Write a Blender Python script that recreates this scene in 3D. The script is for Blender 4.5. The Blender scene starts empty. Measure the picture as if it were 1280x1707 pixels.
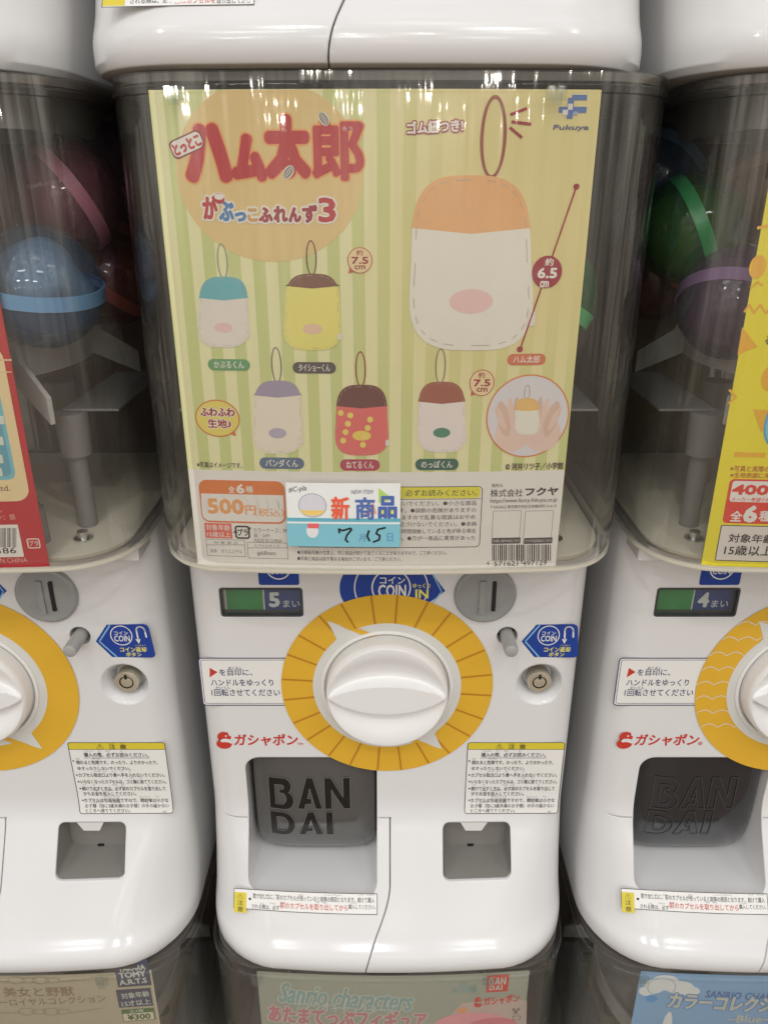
import bpy, bmesh, math, random
from mathutils import Vector, geometry
random.seed(7)
SC = bpy.context.scene
COL = SC.collection
PI = math.pi

# ------------------------------------------------------------------ camera, light, exposure
CAM = Vector((-.003, -.465, 1.2)); PITCH = math.radians(22.8); FPX = 1282.0
cd = bpy.data.cameras.new('camera'); cam = bpy.data.objects.new('camera', cd); COL.objects.link(cam)
cam.location = CAM; cam.rotation_euler = (PI/2-PITCH, 0, 0)
cd.sensor_fit = 'VERTICAL'; cd.sensor_height = 36; cd.lens = FPX/1707*36
cd.clip_start = .01; cd.clip_end = 60
SC.camera = cam

W = bpy.data.worlds.new('World'); SC.world = W; W.use_nodes = True
wn, wl = W.node_tree.nodes, W.node_tree.links
wn.clear()
wo = wn.new('ShaderNodeOutputWorld'); wb = wn.new('ShaderNodeBackground')
tc = wn.new('ShaderNodeTexCoord'); sx = wn.new('ShaderNodeSeparateXYZ')
mr = wn.new('ShaderNodeMapRange'); mr.inputs[1].default_value = -1; mr.inputs[2].default_value = 1
cr = wn.new('ShaderNodeValToRGB')
el = cr.color_ramp.elements
el[0].position = 0; el[0].color = (.20, .17, .145, 1)
el[1].position = 1; el[1].color = (.88, .92, 1, 1)
e = el.new(.42); e.color = (.42, .36, .29, 1)
e = el.new(.55); e.color = (.80, .735, .645, 1)
e = el.new(.72); e.color = (.80, .80, .79, 1)
mp = wn.new('ShaderNodeMapping'); mp.inputs['Scale'].default_value = (5, 5, 2.2)
nz = wn.new('ShaderNodeTexNoise'); nz.inputs['Scale'].default_value = 1.6; nz.inputs['Detail'].default_value = 4
nr = wn.new('ShaderNodeMapRange'); nr.inputs[1].default_value = .35; nr.inputs[2].default_value = .68
nr.inputs[3].default_value = .30; nr.inputs[4].default_value = 2.0
vm = wn.new('ShaderNodeVectorMath'); vm.operation = 'SCALE'
wl.new(tc.outputs['Generated'], sx.inputs[0]); wl.new(sx.outputs['Z'], mr.inputs[0]); wl.new(mr.outputs[0], cr.inputs[0])
wl.new(tc.outputs['Generated'], mp.inputs[0]); wl.new(mp.outputs[0], nz.inputs['Vector']); wl.new(nz.outputs[0], nr.inputs[0])
wl.new(cr.outputs[0], vm.inputs[0]); wl.new(nr.outputs[0], vm.inputs['Scale'])
wl.new(vm.outputs[0], wb.inputs['Color']); wb.inputs['Strength'].default_value = .80
wl.new(wb.outputs[0], wo.inputs[0])

def lamp(name, loc, size, power, col=(1, .96, .9), tgt=None):
    l = bpy.data.lights.new(name, 'AREA'); l.shape = 'RECTANGLE'; l.size = size[0]; l.size_y = size[1]
    l.energy = power; l.color = col
    o = bpy.data.objects.new(name, l); COL.objects.link(o); o.location = loc
    if tgt: o.rotation_euler = (Vector(tgt)-Vector(loc)).to_track_quat('-Z', 'Y').to_euler()
    return o
for x, y, p in ((-1.1, -1.0, 1), (.2, -.95, 1), (1.3, -1.05, 1), (-.7, -2.3, 4.5), (.9, -2.4, 4.5), (-1.5, -5.0, 22), (-.25, -4.7, 22), (1.2, -5.1, 22)):
    lamp('ceiling_lamp', (x, y, 2.85), (.5, .25), p, (.95, .975, 1))
for x, y in ((-1.6, -1.5), (-.35, -1.4), (.55, -1.55), (1.7, -1.5), (-.2, -3.2), (.3, -2.9)):
    lamp('ceiling_spot', (x, y, 2.8), (.045, .045), 5, (1, .93, .84))

for i in range(11):                                # far shop spots down the aisle
    lamp('aisle_spot', (-3.6+.72*i+(.2 if i % 2 else -.1), -8.5-(i*37 % 5)*.8, 1.95+(i*53 % 7)*.09), (.09, .09), 2.6, (1, .93, .82), (0, 0, 1.1))

SC.view_settings.view_transform = 'Standard'; SC.view_settings.look = 'None'
SC.view_settings.exposure = .23; SC.view_settings.gamma = 1
SC.render.engine = 'CYCLES'
cy = SC.cycles
cy.use_denoising = True
cy.max_bounces = 10; cy.transparent_max_bounces = 32; cy.glossy_bounces = 5; cy.diffuse_bounces = 4
cy.sample_clamp_indirect = 6; cy.caustics_reflective = False; cy.caustics_refractive = False

# ------------------------------------------------------------------ materials
def lin(c): c /= 255.; return c/12.92 if c <= .04045 else ((c+.055)/1.055)**2.4
MATS = {}
def mat(name, col, rough=.4, metal=0, noise=0, nscale=60, bevel=0, coat=0, spec=.5, rnoise=0, bump=0, bscale=400, trans=0):
    if name in MATS: return MATS[name]
    m = bpy.data.materials.new(name); m.use_nodes = True
    n, l = m.node_tree.nodes, m.node_tree.links
    b = n['Principled BSDF']
    b.inputs['Base Color'].default_value = (*col, 1); b.inputs['Roughness'].default_value = rough
    b.inputs['Metallic'].default_value = metal; b.inputs['Specular IOR Level'].default_value = spec
    b.inputs['Coat Weight'].default_value = coat; b.inputs['Coat Roughness'].default_value = .06
    b.inputs['Transmission Weight'].default_value = trans
    if noise or rnoise or bump:
        t = n.new('ShaderNodeTexCoord')
    if noise:
        x = n.new('ShaderNodeTexNoise'); x.inputs['Scale'].default_value = nscale; x.inputs['Detail'].default_value = 6
        l.new(t.outputs['Object'], x.inputs['Vector'])
        mx = n.new('ShaderNodeMix'); mx.data_type = 'RGBA'
        mx.inputs['A'].default_value = (*[c*(1-noise) for c in col], 1); mx.inputs['B'].default_value = (*[min(1, c*(1+noise)) for c in col], 1)
        l.new(x.outputs[0], mx.inputs['Factor']); l.new(mx.outputs['Result'], b.inputs['Base Color'])
    if rnoise:
        x = n.new('ShaderNodeTexNoise'); x.inputs['Scale'].default_value = 25; x.inputs['Detail'].default_value = 8
        x.inputs['Roughness'].default_value = .7
        l.new(t.outputs['Object'], x.inputs['Vector'])
        r = n.new('ShaderNodeMapRange'); r.inputs[1].default_value = .35; r.inputs[2].default_value = .7
        r.inputs[3].default_value = max(.02, rough-rnoise); r.inputs[4].default_value = rough+rnoise
        l.new(x.outputs[0], r.inputs[0]); l.new(r.outputs[0], b.inputs['Roughness'])
    nrm = None
    if bevel:
        bv = n.new('ShaderNodeBevel'); bv.samples = 6; bv.inputs['Radius'].default_value = bevel
        nrm = bv.outputs[0]
    if bump:
        x = n.new('ShaderNodeTexNoise'); x.inputs['Scale'].default_value = bscale; x.inputs['Detail'].default_value = 3
        l.new(t.outputs['Object'], x.inputs['Vector'])
        bp = n.new('ShaderNodeBump'); bp.inputs['Strength'].default_value = bump; bp.inputs['Distance'].default_value = .0006
        l.new(x.outputs[0], bp.inputs['Height'])
        if nrm: l.new(nrm, bp.inputs['Normal'])
        nrm = bp.outputs[0]
    if nrm: l.new(nrm, b.inputs['Normal'])
    MATS[name] = m
    return m
def ink(r, g, b, k=1.22, rough=.45):
    """a printing ink by the colour it shows under the shop lights"""
    key = 'ink_%d_%d_%d' % (r, g, b)
    col = tuple(min(.86, lin(c)*k) for c in (r, g, b))
    return mat(key, col, rough, noise=.035, nscale=120)
def clear(name, tint, f0=.045, fmax=.55, rough=.04, power=4.0, haze=0.0, hazecol=(.8, .78, .7)):
    """thin clear plastic: lets light through, mirrors more at grazing angles, haze mixes in a diffuse veil"""
    if name in MATS: return MATS[name]
    m = bpy.data.materials.new(name); m.use_nodes = True
    n, l = m.node_tree.nodes, m.node_tree.links; n.clear()
    out = n.new('ShaderNodeOutputMaterial'); mx = n.new('ShaderNodeMixShader')
    tr = n.new('ShaderNodeBsdfTransparent'); tr.inputs[0].default_value = (*tint, 1)
    gl = n.new('ShaderNodeBsdfAnisotropic') if hasattr(bpy.types, 'ShaderNodeBsdfAnisotropic') else n.new('ShaderNodeBsdfGlossy')
    gl.inputs['Roughness'].default_value = rough
    lw = n.new('ShaderNodeLayerWeight'); lw.inputs[0].default_value = .5
    pw = n.new('ShaderNodeMath'); pw.operation = 'POWER'; pw.inputs[1].default_value = power
    r = n.new('ShaderNodeMapRange'); r.inputs[3].default_value = f0; r.inputs[4].default_value = fmax
    t = n.new('ShaderNodeTexCoord'); mp = n.new('ShaderNodeMapping'); mp.inputs['Scale'].default_value = (26, 26, .9)
    nz = n.new('ShaderNodeTexNoise'); nz.inputs['Scale'].default_value = 3; nz.inputs['Detail'].default_value = 2
    bp = n.new('ShaderNodeBump'); bp.inputs['Strength'].default_value = .13; bp.inputs['Distance'].default_value = .004
    l.new(t.outputs['Object'], mp.inputs[0]); l.new(mp.outputs[0], nz.inputs['Vector']); l.new(nz.outputs[0], bp.inputs['Height'])
    l.new(bp.outputs[0], gl.inputs['Normal'])
    l.new(lw.outputs['Facing'], pw.inputs[0]); l.new(pw.outputs[0], r.inputs[0]); l.new(r.outputs[0], mx.inputs[0])
    first = tr
    if haze:
        df = n.new('ShaderNodeBsdfDiffuse'); df.inputs[0].default_value = (*hazecol, 1)
        m2 = n.new('ShaderNodeMixShader'); m2.inputs[0].default_value = haze
        l.new(tr.outputs[0], m2.inputs[1]); l.new(df.outputs[0], m2.inputs[2]); first = m2
    l.new(first.outputs[0], mx.inputs[1]); l.new(gl.outputs[0], mx.inputs[2]); l.new(mx.outputs[0], out.inputs[0])
    MATS[name] = m
    return m
M_BODY = mat('white_plastic', (.715, .71, .708), .16, noise=.006, nscale=14, rnoise=.06, bevel=.0016, bump=.05, bscale=140)
M_TRIM = mat('white_trim', (.76, .75, .73), .3, rnoise=.06)
M_SEAT = mat('pale_grey_print', (.66, .66, .635), .35, noise=.02)
M_DIAL = mat('dial_plastic', (.80, .795, .79), .2, rnoise=.05, bump=.03, bscale=120)
M_COVER = clear('clear_cover', (.990, .988, .978), f0=.062, fmax=.88, power=3.3, haze=.014)  # haze is a pale diffuse veil standing in for shop reflections
M_PANE = clear('clear_pane', (.92, .94, .93), f0=.06, haze=.02)
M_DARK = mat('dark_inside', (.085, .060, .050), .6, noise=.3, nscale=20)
M_TOP = mat('top_plate_grey', (.10, .09, .08), .45, noise=.15)
M_FLOOR = mat('ivory_floor_plate', (.72, .68, .56), .4, noise=.05)
M_HOP = mat('hopper_plastic', (.24, .235, .23), .4, noise=.04)
M_FLOOR2 = mat('white_hopper', (.55, .54, .52), .4, noise=.03)
M_GREY = mat('grey_plastic', (.30, .30, .295), .35, rnoise=.08, bump=.05)
M_GREY2 = mat('button_grey', (.36, .355, .34), .35, rnoise=.08)
M_BLACK = mat('black_void', (.008, .008, .008), .5, noise=.1)
M_BRASS = mat('brass_lock', (.92, .87, .72), .42, metal=1, noise=.06, rnoise=.1)
M_STEEL = mat('steel_screw', (.6, .6, .58), .3, metal=1, noise=.05)
M_FLAP = mat('smoked_flap', (.080, .077, .072), .15, rnoise=.04, coat=1)
M_FLAPD = mat('dark_smoked_flap', (.016, .016, .018), .2, rnoise=.05, coat=1)
M_LETT = mat('black_lettering', (.008, .007, .006), .25, noise=.1)
M_LINE = mat('lettering_outline', (.16, .155, .145), .3, noise=.05)
M_FRAME = mat('counter_frame_dark', (.05, .05, .055), .3, noise=.1)
M_OCHRE = mat('ochre_print', (.72, .42, .035), .36, noise=.05, nscale=40)
M_SPOKE = mat('brown_print', (.50, .22, .015), .4, noise=.05)
WHITE = ink(214, 209, 203); PAPER = ink(218, 214, 208)
NAVY = mat('navy_print', (.012, .05, .30), .35, noise=.05)
SKY = mat('light_blue_print', (.22, .48, .72), .4, noise=.04)
LAB = mat('label_white', (.80, .79, .765), .35, noise=.02)
TXT = mat('text_black', (.03, .028, .03), .45, noise=.1)
TXTN = mat('text_navy', (.045, .05, .13), .45, noise=.1)
YEL = mat('caution_yellow', (.68, .56, .045), .4, noise=.04)
LYEL = mat('lettering_yellow', (.78, .72, .15), .4, noise=.04)
RED = mat('logo_red', (.55, .045, .028), .4, noise=.05)

# ------------------------------------------------------------------ object helpers
def link(name, me, parent=None, mats=()):
    o = bpy.data.objects.new(name, me); COL.objects.link(o)
    if parent: o.parent = parent
    for m in mats: me.materials.append(m)
    return o
def bm_mesh(bm, name, smooth=None):
    bmesh.ops.recalc_face_normals(bm, faces=bm.faces)
    me = bpy.data.meshes.new(name); bm.to_mesh(me); bm.free()
    if smooth is not None:
        me.polygons.foreach_set('use_smooth', [True]*len(me.polygons))
        me.set_sharp_from_angle(angle=math.radians(smooth))
    return me
def tag(o, label, cat, group=None, kind=None):
    o['label'] = label; o['category'] = cat
    if group: o['group'] = group
    if kind: o['kind'] = kind
    return o
def empty(name, loc):
    o = bpy.data.objects.new(name, None); COL.objects.link(o); o.location = loc; o.empty_display_size = .05
    return o
def loft(bm, rings, cap0=True, cap1=True):
    vs = [[bm.verts.new(p) for p in r] for r in rings]
    n = len(vs[0])
    for a, b in zip(vs, vs[1:]):
        for i in range(n): bm.faces.new((a[i], a[(i+1) % n], b[(i+1) % n], b[i]))
    if cap0: bm.faces.new(vs[0][::-1])
    if cap1: bm.faces.new(vs[-1])
    return vs
def box(bm, x0, x1, y0, y1, z0, z1):
    loft(bm, [[(x0, y0, z), (x1, y0, z), (x1, y1, z), (x0, y1, z)] for z in (z0, z1)])
def rr(x0, z0, x1, z1, r, n=6):
    """rounded rectangle outline, counter-clockwise"""
    r = min(r, (x1-x0)/2*.999, (z1-z0)/2*.999); out = []
    for cx, cz, a in ((x1-r, z1-r, 0), (x0+r, z1-r, 90), (x0+r, z0+r, 180), (x1-r, z0+r, 270)):
        for i in range(n+1):
            t = math.radians(a+90*i/n); out.append((cx+r*math.cos(t), cz+r*math.sin(t)))
    return out
def dense(p, d):
    out = []
    for (xa, za), (xb, zb) in zip(p, p[1:]+p[:1]):
        n = max(1, int(math.hypot(xb-xa, zb-za)/d)); out += [(xa+(xb-xa)*i/n, za+(zb-za)*i/n) for i in range(n)]
    return out
def prism_y(bm, outline, y0, y1):
    loft(bm, [[(x, y, z) for x, z in outline] for y in (y0, y1)])
def lathe_y(bm, prof, cx, cz, n=48, cap0=False, cap1=True):
    """revolve (radius, y) points about the y axis through (cx, cz)"""
    loft(bm, [[(cx+r*math.cos(2*PI*i/n), y, cz+r*math.sin(2*PI*i/n)) for i in range(n)] for r, y in prof], cap0, cap1)
def cyl_z(bm, x, y, z0, z1, r, r1=None, n=20):
    r1 = r if r1 is None else r1
    loft(bm, [[(x+q*math.cos(2*PI*i/n), y+q*math.sin(2*PI*i/n), z) for i in range(n)] for z, q in ((z0, r), (z1, r1))])
def boolean(me, cutters):
    o = bpy.data.objects.new('tmp', me); COL.objects.link(o); cs = []
    for c in cutters:
        co = bpy.data.objects.new('cut', c); COL.objects.link(co); cs.append(co)
        md = o.modifiers.new('b', 'BOOLEAN'); md.operation = 'DIFFERENCE'; md.solver = 'EXACT'; md.object = co
    dg = bpy.context.evaluated_depsgraph_get()
    r = bpy.data.meshes.new_from_object(o.evaluated_get(dg))
    for q in cs+[o]: bpy.data.objects.remove(q)
    return r
def sstep(a, b, x):
    t = min(1, max(0, (x-a)/(b-a))); return t*t*(3-2*t)

# ------------------------------------------------------------------ machine shape
HM = .609                                   # one storey of the stack
Z_MID = CAM.z-.557; PITCHX = .30            # base of the middle row, spacing of the columns
PROFILE = [(0, -.0535), (.0015, -.0575), (.005, -.0595), (.011, -.060), (.0155, -.0592), (.0195, -.0570), (.023, -.0540), (.028, -.0500)] + \
          [(.028+(.094-.028)*i/10, -.0500+(.0500-.0085)*i/10) for i in range(1, 11)] + \
          [(.0985, -.0060), (.1035, -.0038), (.109, -.0019), (.115, -.0006), (.122, 0), (.17, 0), (.23, 0), (.30, 0), (.342, 0)]
def front_F(z):
    for (za, fa), (zb, fb) in zip(PROFILE, PROFILE[1:]):
        if z <= zb: return fa+(fb-fa)*max(0, (z-za))/(zb-za)
    return 0
def sec(z):
    t = sstep(.02, .125, z)
    return .2855-.0055*t, .062-.040*t, .010*(1-t)           # width, corner radius, bow
def body_surf(x, z):
    w, r, bow = sec(z)
    return front_F(z)+bow*(x/(w/2))**2
CV_W, CV_F, CV_BOW, CV_R, CV_BACK = .2865, -.0565, .0075, .046, .165
def cover_surf(x, z): return CV_F+CV_BOW*(x/(CV_W/2))**2
def poster_surf(x, z): return CV_F+.0042+CV_BOW*(x/(CV_W/2))**2
def outline(w, F, r, bow, back, inset=0, rb=.012):
    w -= 2*inset; F += inset; back -= inset; r = max(.004, r-inset)
    h = w/2; pts = []
    xe = h-r
    for i in range(25):
        x = -xe+2*xe*i/24; pts.append((x, F+bow*(x/h)**2))
    ye = F+bow*(xe/h)**2
    for i in range(1, 13):
        a = PI/2*i/12; pts.append((xe+r*math.sin(a), ye+(r+.002)*(1-math.cos(a))))
    ys = ye+r+.002
    for i in range(1, 4): pts.append((h, ys+(back-rb-ys)*i/3))
    for i in range(1, 5):
        a = PI/2*i/4; pts.append((h-rb+rb*math.cos(a), back-rb+rb*math.sin(a)))
    front = 25
    left = [(-x, y) for x, y in pts[front:]][::-1]
    return pts+left

# pixel of the photograph -> ray -> point on a surface of a machine at (mx, mz)
FW = Vector((0, math.cos(PITCH), -math.sin(PITCH))); UP = Vector((0, math.sin(PITCH), math.cos(PITCH)))
def on(px, py, surf, mx, mz):
    d = FW+Vector((1, 0, 0))*((px-640)/FPX)+UP*((853.5-py)/FPX)
    a, b = .15, 1.4
    for _ in range(40):
        t = (a+b)/2; p = CAM+d*t
        if p.y-surf(p.x-mx, p.z-mz) < 0: a = t
        else: b = t
    return p.x-mx, p.z-mz

TXC = bpy.data.curves.new('lettering_source', 'FONT'); TXC.resolution_u = 2
TXO = bpy.data.objects.new('lettering_source', TXC); COL.objects.link(TXO)
TCACHE = {}
def glyphs(s, bold=0, shear=0):
    k = (s, bold, shear)
    if k not in TCACHE:
        TXC.body = s; TXC.offset = bold; TXC.shear = shear
        dg = bpy.context.evaluated_depsgraph_get(); dg.update()
        me = bpy.data.meshes.new_from_object(TXO.evaluated_get(dg))
        v = [(a.co.x, a.co.y) for a in me.vertices]; f = [tuple(p.vertices) for p in me.polygons]
        bpy.data.meshes.remove(me); TCACHE[k] = (v, f)
    return TCACHE[k]
def fill(contours):
    """filled flat shape with holes (even-odd) from outlines"""
    c = bpy.data.curves.new('f', 'CURVE'); c.dimensions = '2D'; c.fill_mode = 'BOTH'
    for pts in contours:
        s = c.splines.new('POLY'); s.points.add(len(pts)-1); s.use_cyclic_u = True
        for p, q in zip(s.points, pts): p.co = (q[0], q[1], 0, 1)
    o = bpy.data.objects.new('f', c); COL.objects.link(o)
    dg = bpy.context.evaluated_depsgraph_get(); me = bpy.data.meshes.new_from_object(o.evaluated_get(dg))
    r = [(a.co.x, a.co.y) for a in me.vertices], [tuple(p.vertices) for p in me.polygons]
    bpy.data.objects.remove(o); bpy.data.curves.remove(c); bpy.data.meshes.remove(me)
    return r

class Sheet:
    """flat print lying on a machine's surface; positions are read off the photograph, shapes are made in the surface's own x/z"""
    def __init__(s, surf, mx=0, mz=Z_MID, eps=.00015, dl=.00006, maxedge=None):
        s.surf, s.mx, s.mz, s.eps, s.dl, s.maxedge = surf, mx, mz, eps, dl, maxedge
        s.items = []
    def P(s, px, py): return on(px, py, s.surf, s.mx, s.mz)
    def R(s, b):
        x0, y0, x1, y1 = b; xm, ym = (x0+x1)/2, (y0+y1)/2
        return s.P(x0, ym)[0], s.P(xm, y1)[1], s.P(x1, ym)[0], s.P(xm, y0)[1]
    def k(s, px, py):  # metres per pixel across at a point
        return (s.P(px+5, py)[0]-s.P(px-5, py)[0])/10
    def raw(s, v, f, m, L): s.items.append((v, f, m, L))
    def poly(s, pts, m, L=1):
        tri = geometry.tessellate_polygon([[Vector((x, z, 0)) for x, z in pts]])
        f = []
        for t in tri:
            a, b, c = (pts[i] for i in t)
            f.append(t if (b[0]-a[0])*(c[1]-a[1])-(b[1]-a[1])*(c[0]-a[0]) > 0 else t[::-1])
        s.raw(list(pts), f, m, L)
    def polypx(s, pts, m, L=1): s.poly([s.P(*p) for p in pts], m, L)
    def rrect(s, b, r, m, L=1):
        q = s.R(b); s.poly(rr(*q, r*s.k((b[0]+b[2])/2, (b[1]+b[3])/2)), m, L)
    def rframe(s, b, r, w, m, L=2):
        x0, z0, x1, z1 = s.R(b); k = s.k((b[0]+b[2])/2, (b[1]+b[3])/2); r *= k; w *= k
        s.band(rr(x0, z0, x1, z1, r), rr(x0+w, z0+w, x1-w, z1-w, max(r-w, .0002)), m, L)
    def band(s, o, i, m, L):
        n = len(o); s.raw(o+i, [(j, (j+1) % n, n+(j+1) % n, n+j) for j in range(n)], m, L)
    def ell(s, cx, cy, rx, ry, m, L=1, n=40, a0=0, a1=360, rot=0):
        x0, z0, x1, z1 = s.R((cx-rx, cy-ry, cx+rx, cy+ry)); X, Z, a, b = (x0+x1)/2, (z0+z1)/2, (x1-x0)/2, (z1-z0)/2
        c_, s_ = math.cos(math.radians(rot)), math.sin(math.radians(rot)); p = []
        for i in range(n):
            t = math.radians(a0+(a1-a0)*i/(n if a1-a0 == 360 else n-1)); u, v = a*math.cos(t), b*math.sin(t)
            p.append((X+u*c_-v*s_, Z+u*s_+v*c_))
        s.poly(p, m, L)
    def ering(s, cx, cy, rx, ry, w, m, L=2, n=40):
        x0, z0, x1, z1 = s.R((cx-rx, cy-ry, cx+rx, cy+ry)); X, Z, a, b = (x0+x1)/2, (z0+z1)/2, (x1-x0)/2, (z1-z0)/2
        w *= s.k(cx, cy)
        f = lambda a, b: [(X+a*math.cos(2*PI*i/n), Z+b*math.sin(2*PI*i/n)) for i in range(n)]
        s.band(f(a, b), f(a-w, b-w), m, L)
    def line(s, pts, w, m, L=2):
        p = [s.P(*q) for q in pts]; w *= s.k(*pts[0])/2
        for (x0, z0), (x1, z1) in zip(p, p[1:]):
            d = math.hypot(x1-x0, z1-z0) or 1e-9; nx, nz = -(z1-z0)/d*w, (x1-x0)/d*w; ex, ez = (x1-x0)/d*w*.4, (z1-z0)/d*w*.4
            s.raw([(x0-ex+nx, z0-ez+nz), (x0-ex-nx, z0-ez-nz), (x1+ex-nx, z1+ez-nz), (x1+ex+nx, z1+ez+nz)], [(0, 1, 2, 3)], m, L)
    def fit(s, v, f, q, m, L, rot=0, grow=0):
        xs = [a[0] for a in v]; zs = [a[1] for a in v]; X0, X1, Y0, Y1 = min(xs), max(xs), min(zs), max(zs)
        x0, z0, x1, z1 = q; x0 -= grow; x1 += grow; z0 -= grow; z1 += grow
        cx, cz = (x0+x1)/2, (z0+z1)/2; c_, s_ = math.cos(math.radians(rot)), math.sin(math.radians(rot)); o = []
        for a, b in v:
            u = x0+(a-X0)/max(1e-9, X1-X0)*(x1-x0)-cx; w = z0+(b-Y0)/max(1e-9, Y1-Y0)*(z1-z0)-cz
            o.append((cx+u*c_-w*s_, cz+u*s_+w*c_))
        s.raw(o, f, m, L)
    def text(s, t, b, m, L=3, bold=.012, shear=0, rot=0, out=None, outw=2):
        if out is not None: return s.fat(t, b, m, L, bold*20, out, outw, rot, shear)
        q = s.R(b); v, f = glyphs(t, 0, shear)
        if not v: return
        H = max(a[1] for a in v)-min(a[1] for a in v); r = bold*.8*(q[3]-q[1])/max(1e-9, H)
        if bold <= 0: return s.fit(v, f, q, m, L, rot)
        n = 2 if bold < .008 else (4 if bold < .03 else 8)
        for i in range(n):
            a = 2*PI*i/n+(PI/4 if n == 4 else 0); dx, dz = r*math.cos(a), r*math.sin(a)
            s.fit(v, f, (q[0]+r+dx, q[1]+r+dz, q[2]-r+dx, q[3]-r+dz), m, L+i*.04, rot)
    def fat(s, t, b, m, L=3, r=2.0, out=None, outw=3, rot=0, shear=0):
        """round heavy display lettering: the outline thickened by r pixels all round"""
        k = s.k((b[0]+b[2])/2, (b[1]+b[3])/2); q = s.R(b); R = r*k
        q = (q[0]+R, q[1]+R, q[2]-R, q[3]-R)
        v, f = glyphs(t, 0, shear)
        def ring(rad, m, L, n):
            for i in range(n+1):
                dx, dz = (0, 0) if i == n else (rad*math.cos(2*PI*i/n), rad*math.sin(2*PI*i/n))
                s.fit(v, f, (q[0]+dx, q[1]+dz, q[2]+dx, q[3]+dz), m, L+i*.03, rot)
                if i % 2 and rad > 2.5*k: s.fit(v, f, (q[0]+dx*.5, q[1]+dz*.5, q[2]+dx*.5, q[3]+dz*.5), m, L+i*.03+.015, rot)
        if out is not None: ring(R+outw*k, out, L-.9, 16)
        ring(R, m, L, 14)
    def shape(s, contours, b, m, L=3, rot=0): s.fit(*fill(contours), s.R(b), m, L, rot)
    def build(s, name, parent=None, back=None):
        bm = bmesh.new(); mats = []
        for v, f, m, L in s.items:
            if m not in mats: mats.append(m)
            mi = mats.index(m); vs = [bm.verts.new((x, -L*s.dl-s.eps, z)) for x, z in v]
            for q in f:
                try: fc = bm.faces.new([vs[i] for i in q]); fc.material_index = mi
                except ValueError: pass
        if s.maxedge:
            bmesh.ops.triangulate(bm, faces=bm.faces)
            for _ in range(6):
                es = [e for e in bm.edges if e.calc_length() > s.maxedge]
                if not es: break
                bmesh.ops.subdivide_edges(bm, edges=es, cuts=1, use_grid_fill=False)
                bmesh.ops.triangulate(bm, faces=[f for f in bm.faces if len(f.verts) > 3])
        for v in bm.verts: v.co.y += s.surf(v.co.x, v.co.z)
        me = bpy.data.meshes.new(name); bm.to_mesh(me); bm.free()
        o = link(name, me, parent)
        for m in mats: me.materials.append(m)
        return o

# BANDAI-style stencil letters in unit boxes (outer, holes)
def arc(cx, cy, rx, ry, a0, a1, n=7): return [(cx+rx*math.cos(math.radians(a0+(a1-a0)*i/n)), cy+ry*math.sin(math.radians(a0+(a1-a0)*i/n))) for i in range(n+1)]
L_B = [[(0, 0)]+[(.62, 0)]+arc(.66, .29, .34, .29, -80, 62)+arc(.62, .74, .30, .26, -55, 90)+[(0, 1)],
       [(.26, .16), (.26, .78), (.56, .78)]+[(.62, .72), (.56, .64), (.42, .64), (.42, .52), (.58, .52), (.68, .42), (.68, .28), (.56, .16)]]
L_A = [[(0, 0), (.40, 1), (.66, 1), (1, 0), (.72, 0), (.52, .66), (.42, .34), (.58, .34), (.58, .16), (.34, .16), (.28, 0)]]
L_N = [[(0, 0), (0, 1), (.27, 1), (.72, .38), (.72, 1), (1, 1), (1, 0), (.74, 0), (.28, .62), (.28, 0)]]
L_D = [[(0, 0), (.5, 0)]+arc(.5, .5, .5, .5, -80, 80, 10)+[(.5, 1), (0, 1)], [(.28, .2), (.28, .8), (.5, .8)]+arc(.5, .5, .22, .3, 70, -70, 8)+[(.5, .2)]]
L_I = [[(0, 0), (1, 0), (1, 1), (0, 1)]]
def bandai(sh, b, m, L=3, out=None, ow=1.2):
    x0, y0, x1, y1 = b; w = x1-x0; h = y1-y0; ym = y0+h*.55; y2 = y0+h*.605
    rows = ((L_B, 0, .30), (L_A, .34, .65), (L_N, .68, 1)), ((L_D, .02, .32), (L_A, .36, .66), (L_I, .70, .79))
    for (yt, yb), row in zip(((y0, ym), (y2, y1)), rows):
        for c, a, z in row:
            bb = (x0+w*a, yt, x0+w*z, yb)
            if out is not None:
                q = sh.R(bb); k = sh.k((bb[0]+bb[2])/2, (bb[1]+bb[3])/2)*ow
                for con in c:
                    p = [(q[0]+u*(q[2]-q[0]), q[1]+v*(q[3]-q[1])) for u, v in con]
                    for (xa, za), (xb, zb) in zip(p, p[1:]+p[:1]):
                        d = math.hypot(xb-xa, zb-za) or 1e-9; nx, nz = -(zb-za)/d*k/2, (xb-xa)/d*k/2
                        sh.raw([(xa+nx, za+nz), (xa-nx, za-nz), (xb-nx, zb-nz), (xb+nx, zb+nz)], [(0, 1, 2, 3)], out, L+1)
            if m is not None: sh.shape(c, bb, m, L)
def capsule_mark(sh, b, m, bg, L=2):
    """the little red round head-over-bowl mark of the logo"""
    x0, y0, x1, y1 = b; w = x1-x0; h = y1-y0
    sh.ell(x0+w*.5, y0+h*.30, w*.44, h*.30, m, L)
    sh.ell(x0+w*.5, y0+h*.70, w*.50, h*.30, m, L)
    sh.ell(x0+w*.66, y0+h*.55, w*.40, h*.15, bg, L+1, rot=-8)
    sh.ell(x0+w*.56, y0+h*.70, w*.36, h*.10, m, L+2)
    sh.ell(x0+w*.62, y0+h*.24, w*.07, h*.05, bg, L+1, n=10)
    sh.polypx([(x0+w*.75, y0+h*.02), (x0+w*1.02, y0+h*.02), (x0+w*1.02, y0+h*.28), (x0+w*.82, y0+h*.22)], bg, L+1)

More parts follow.
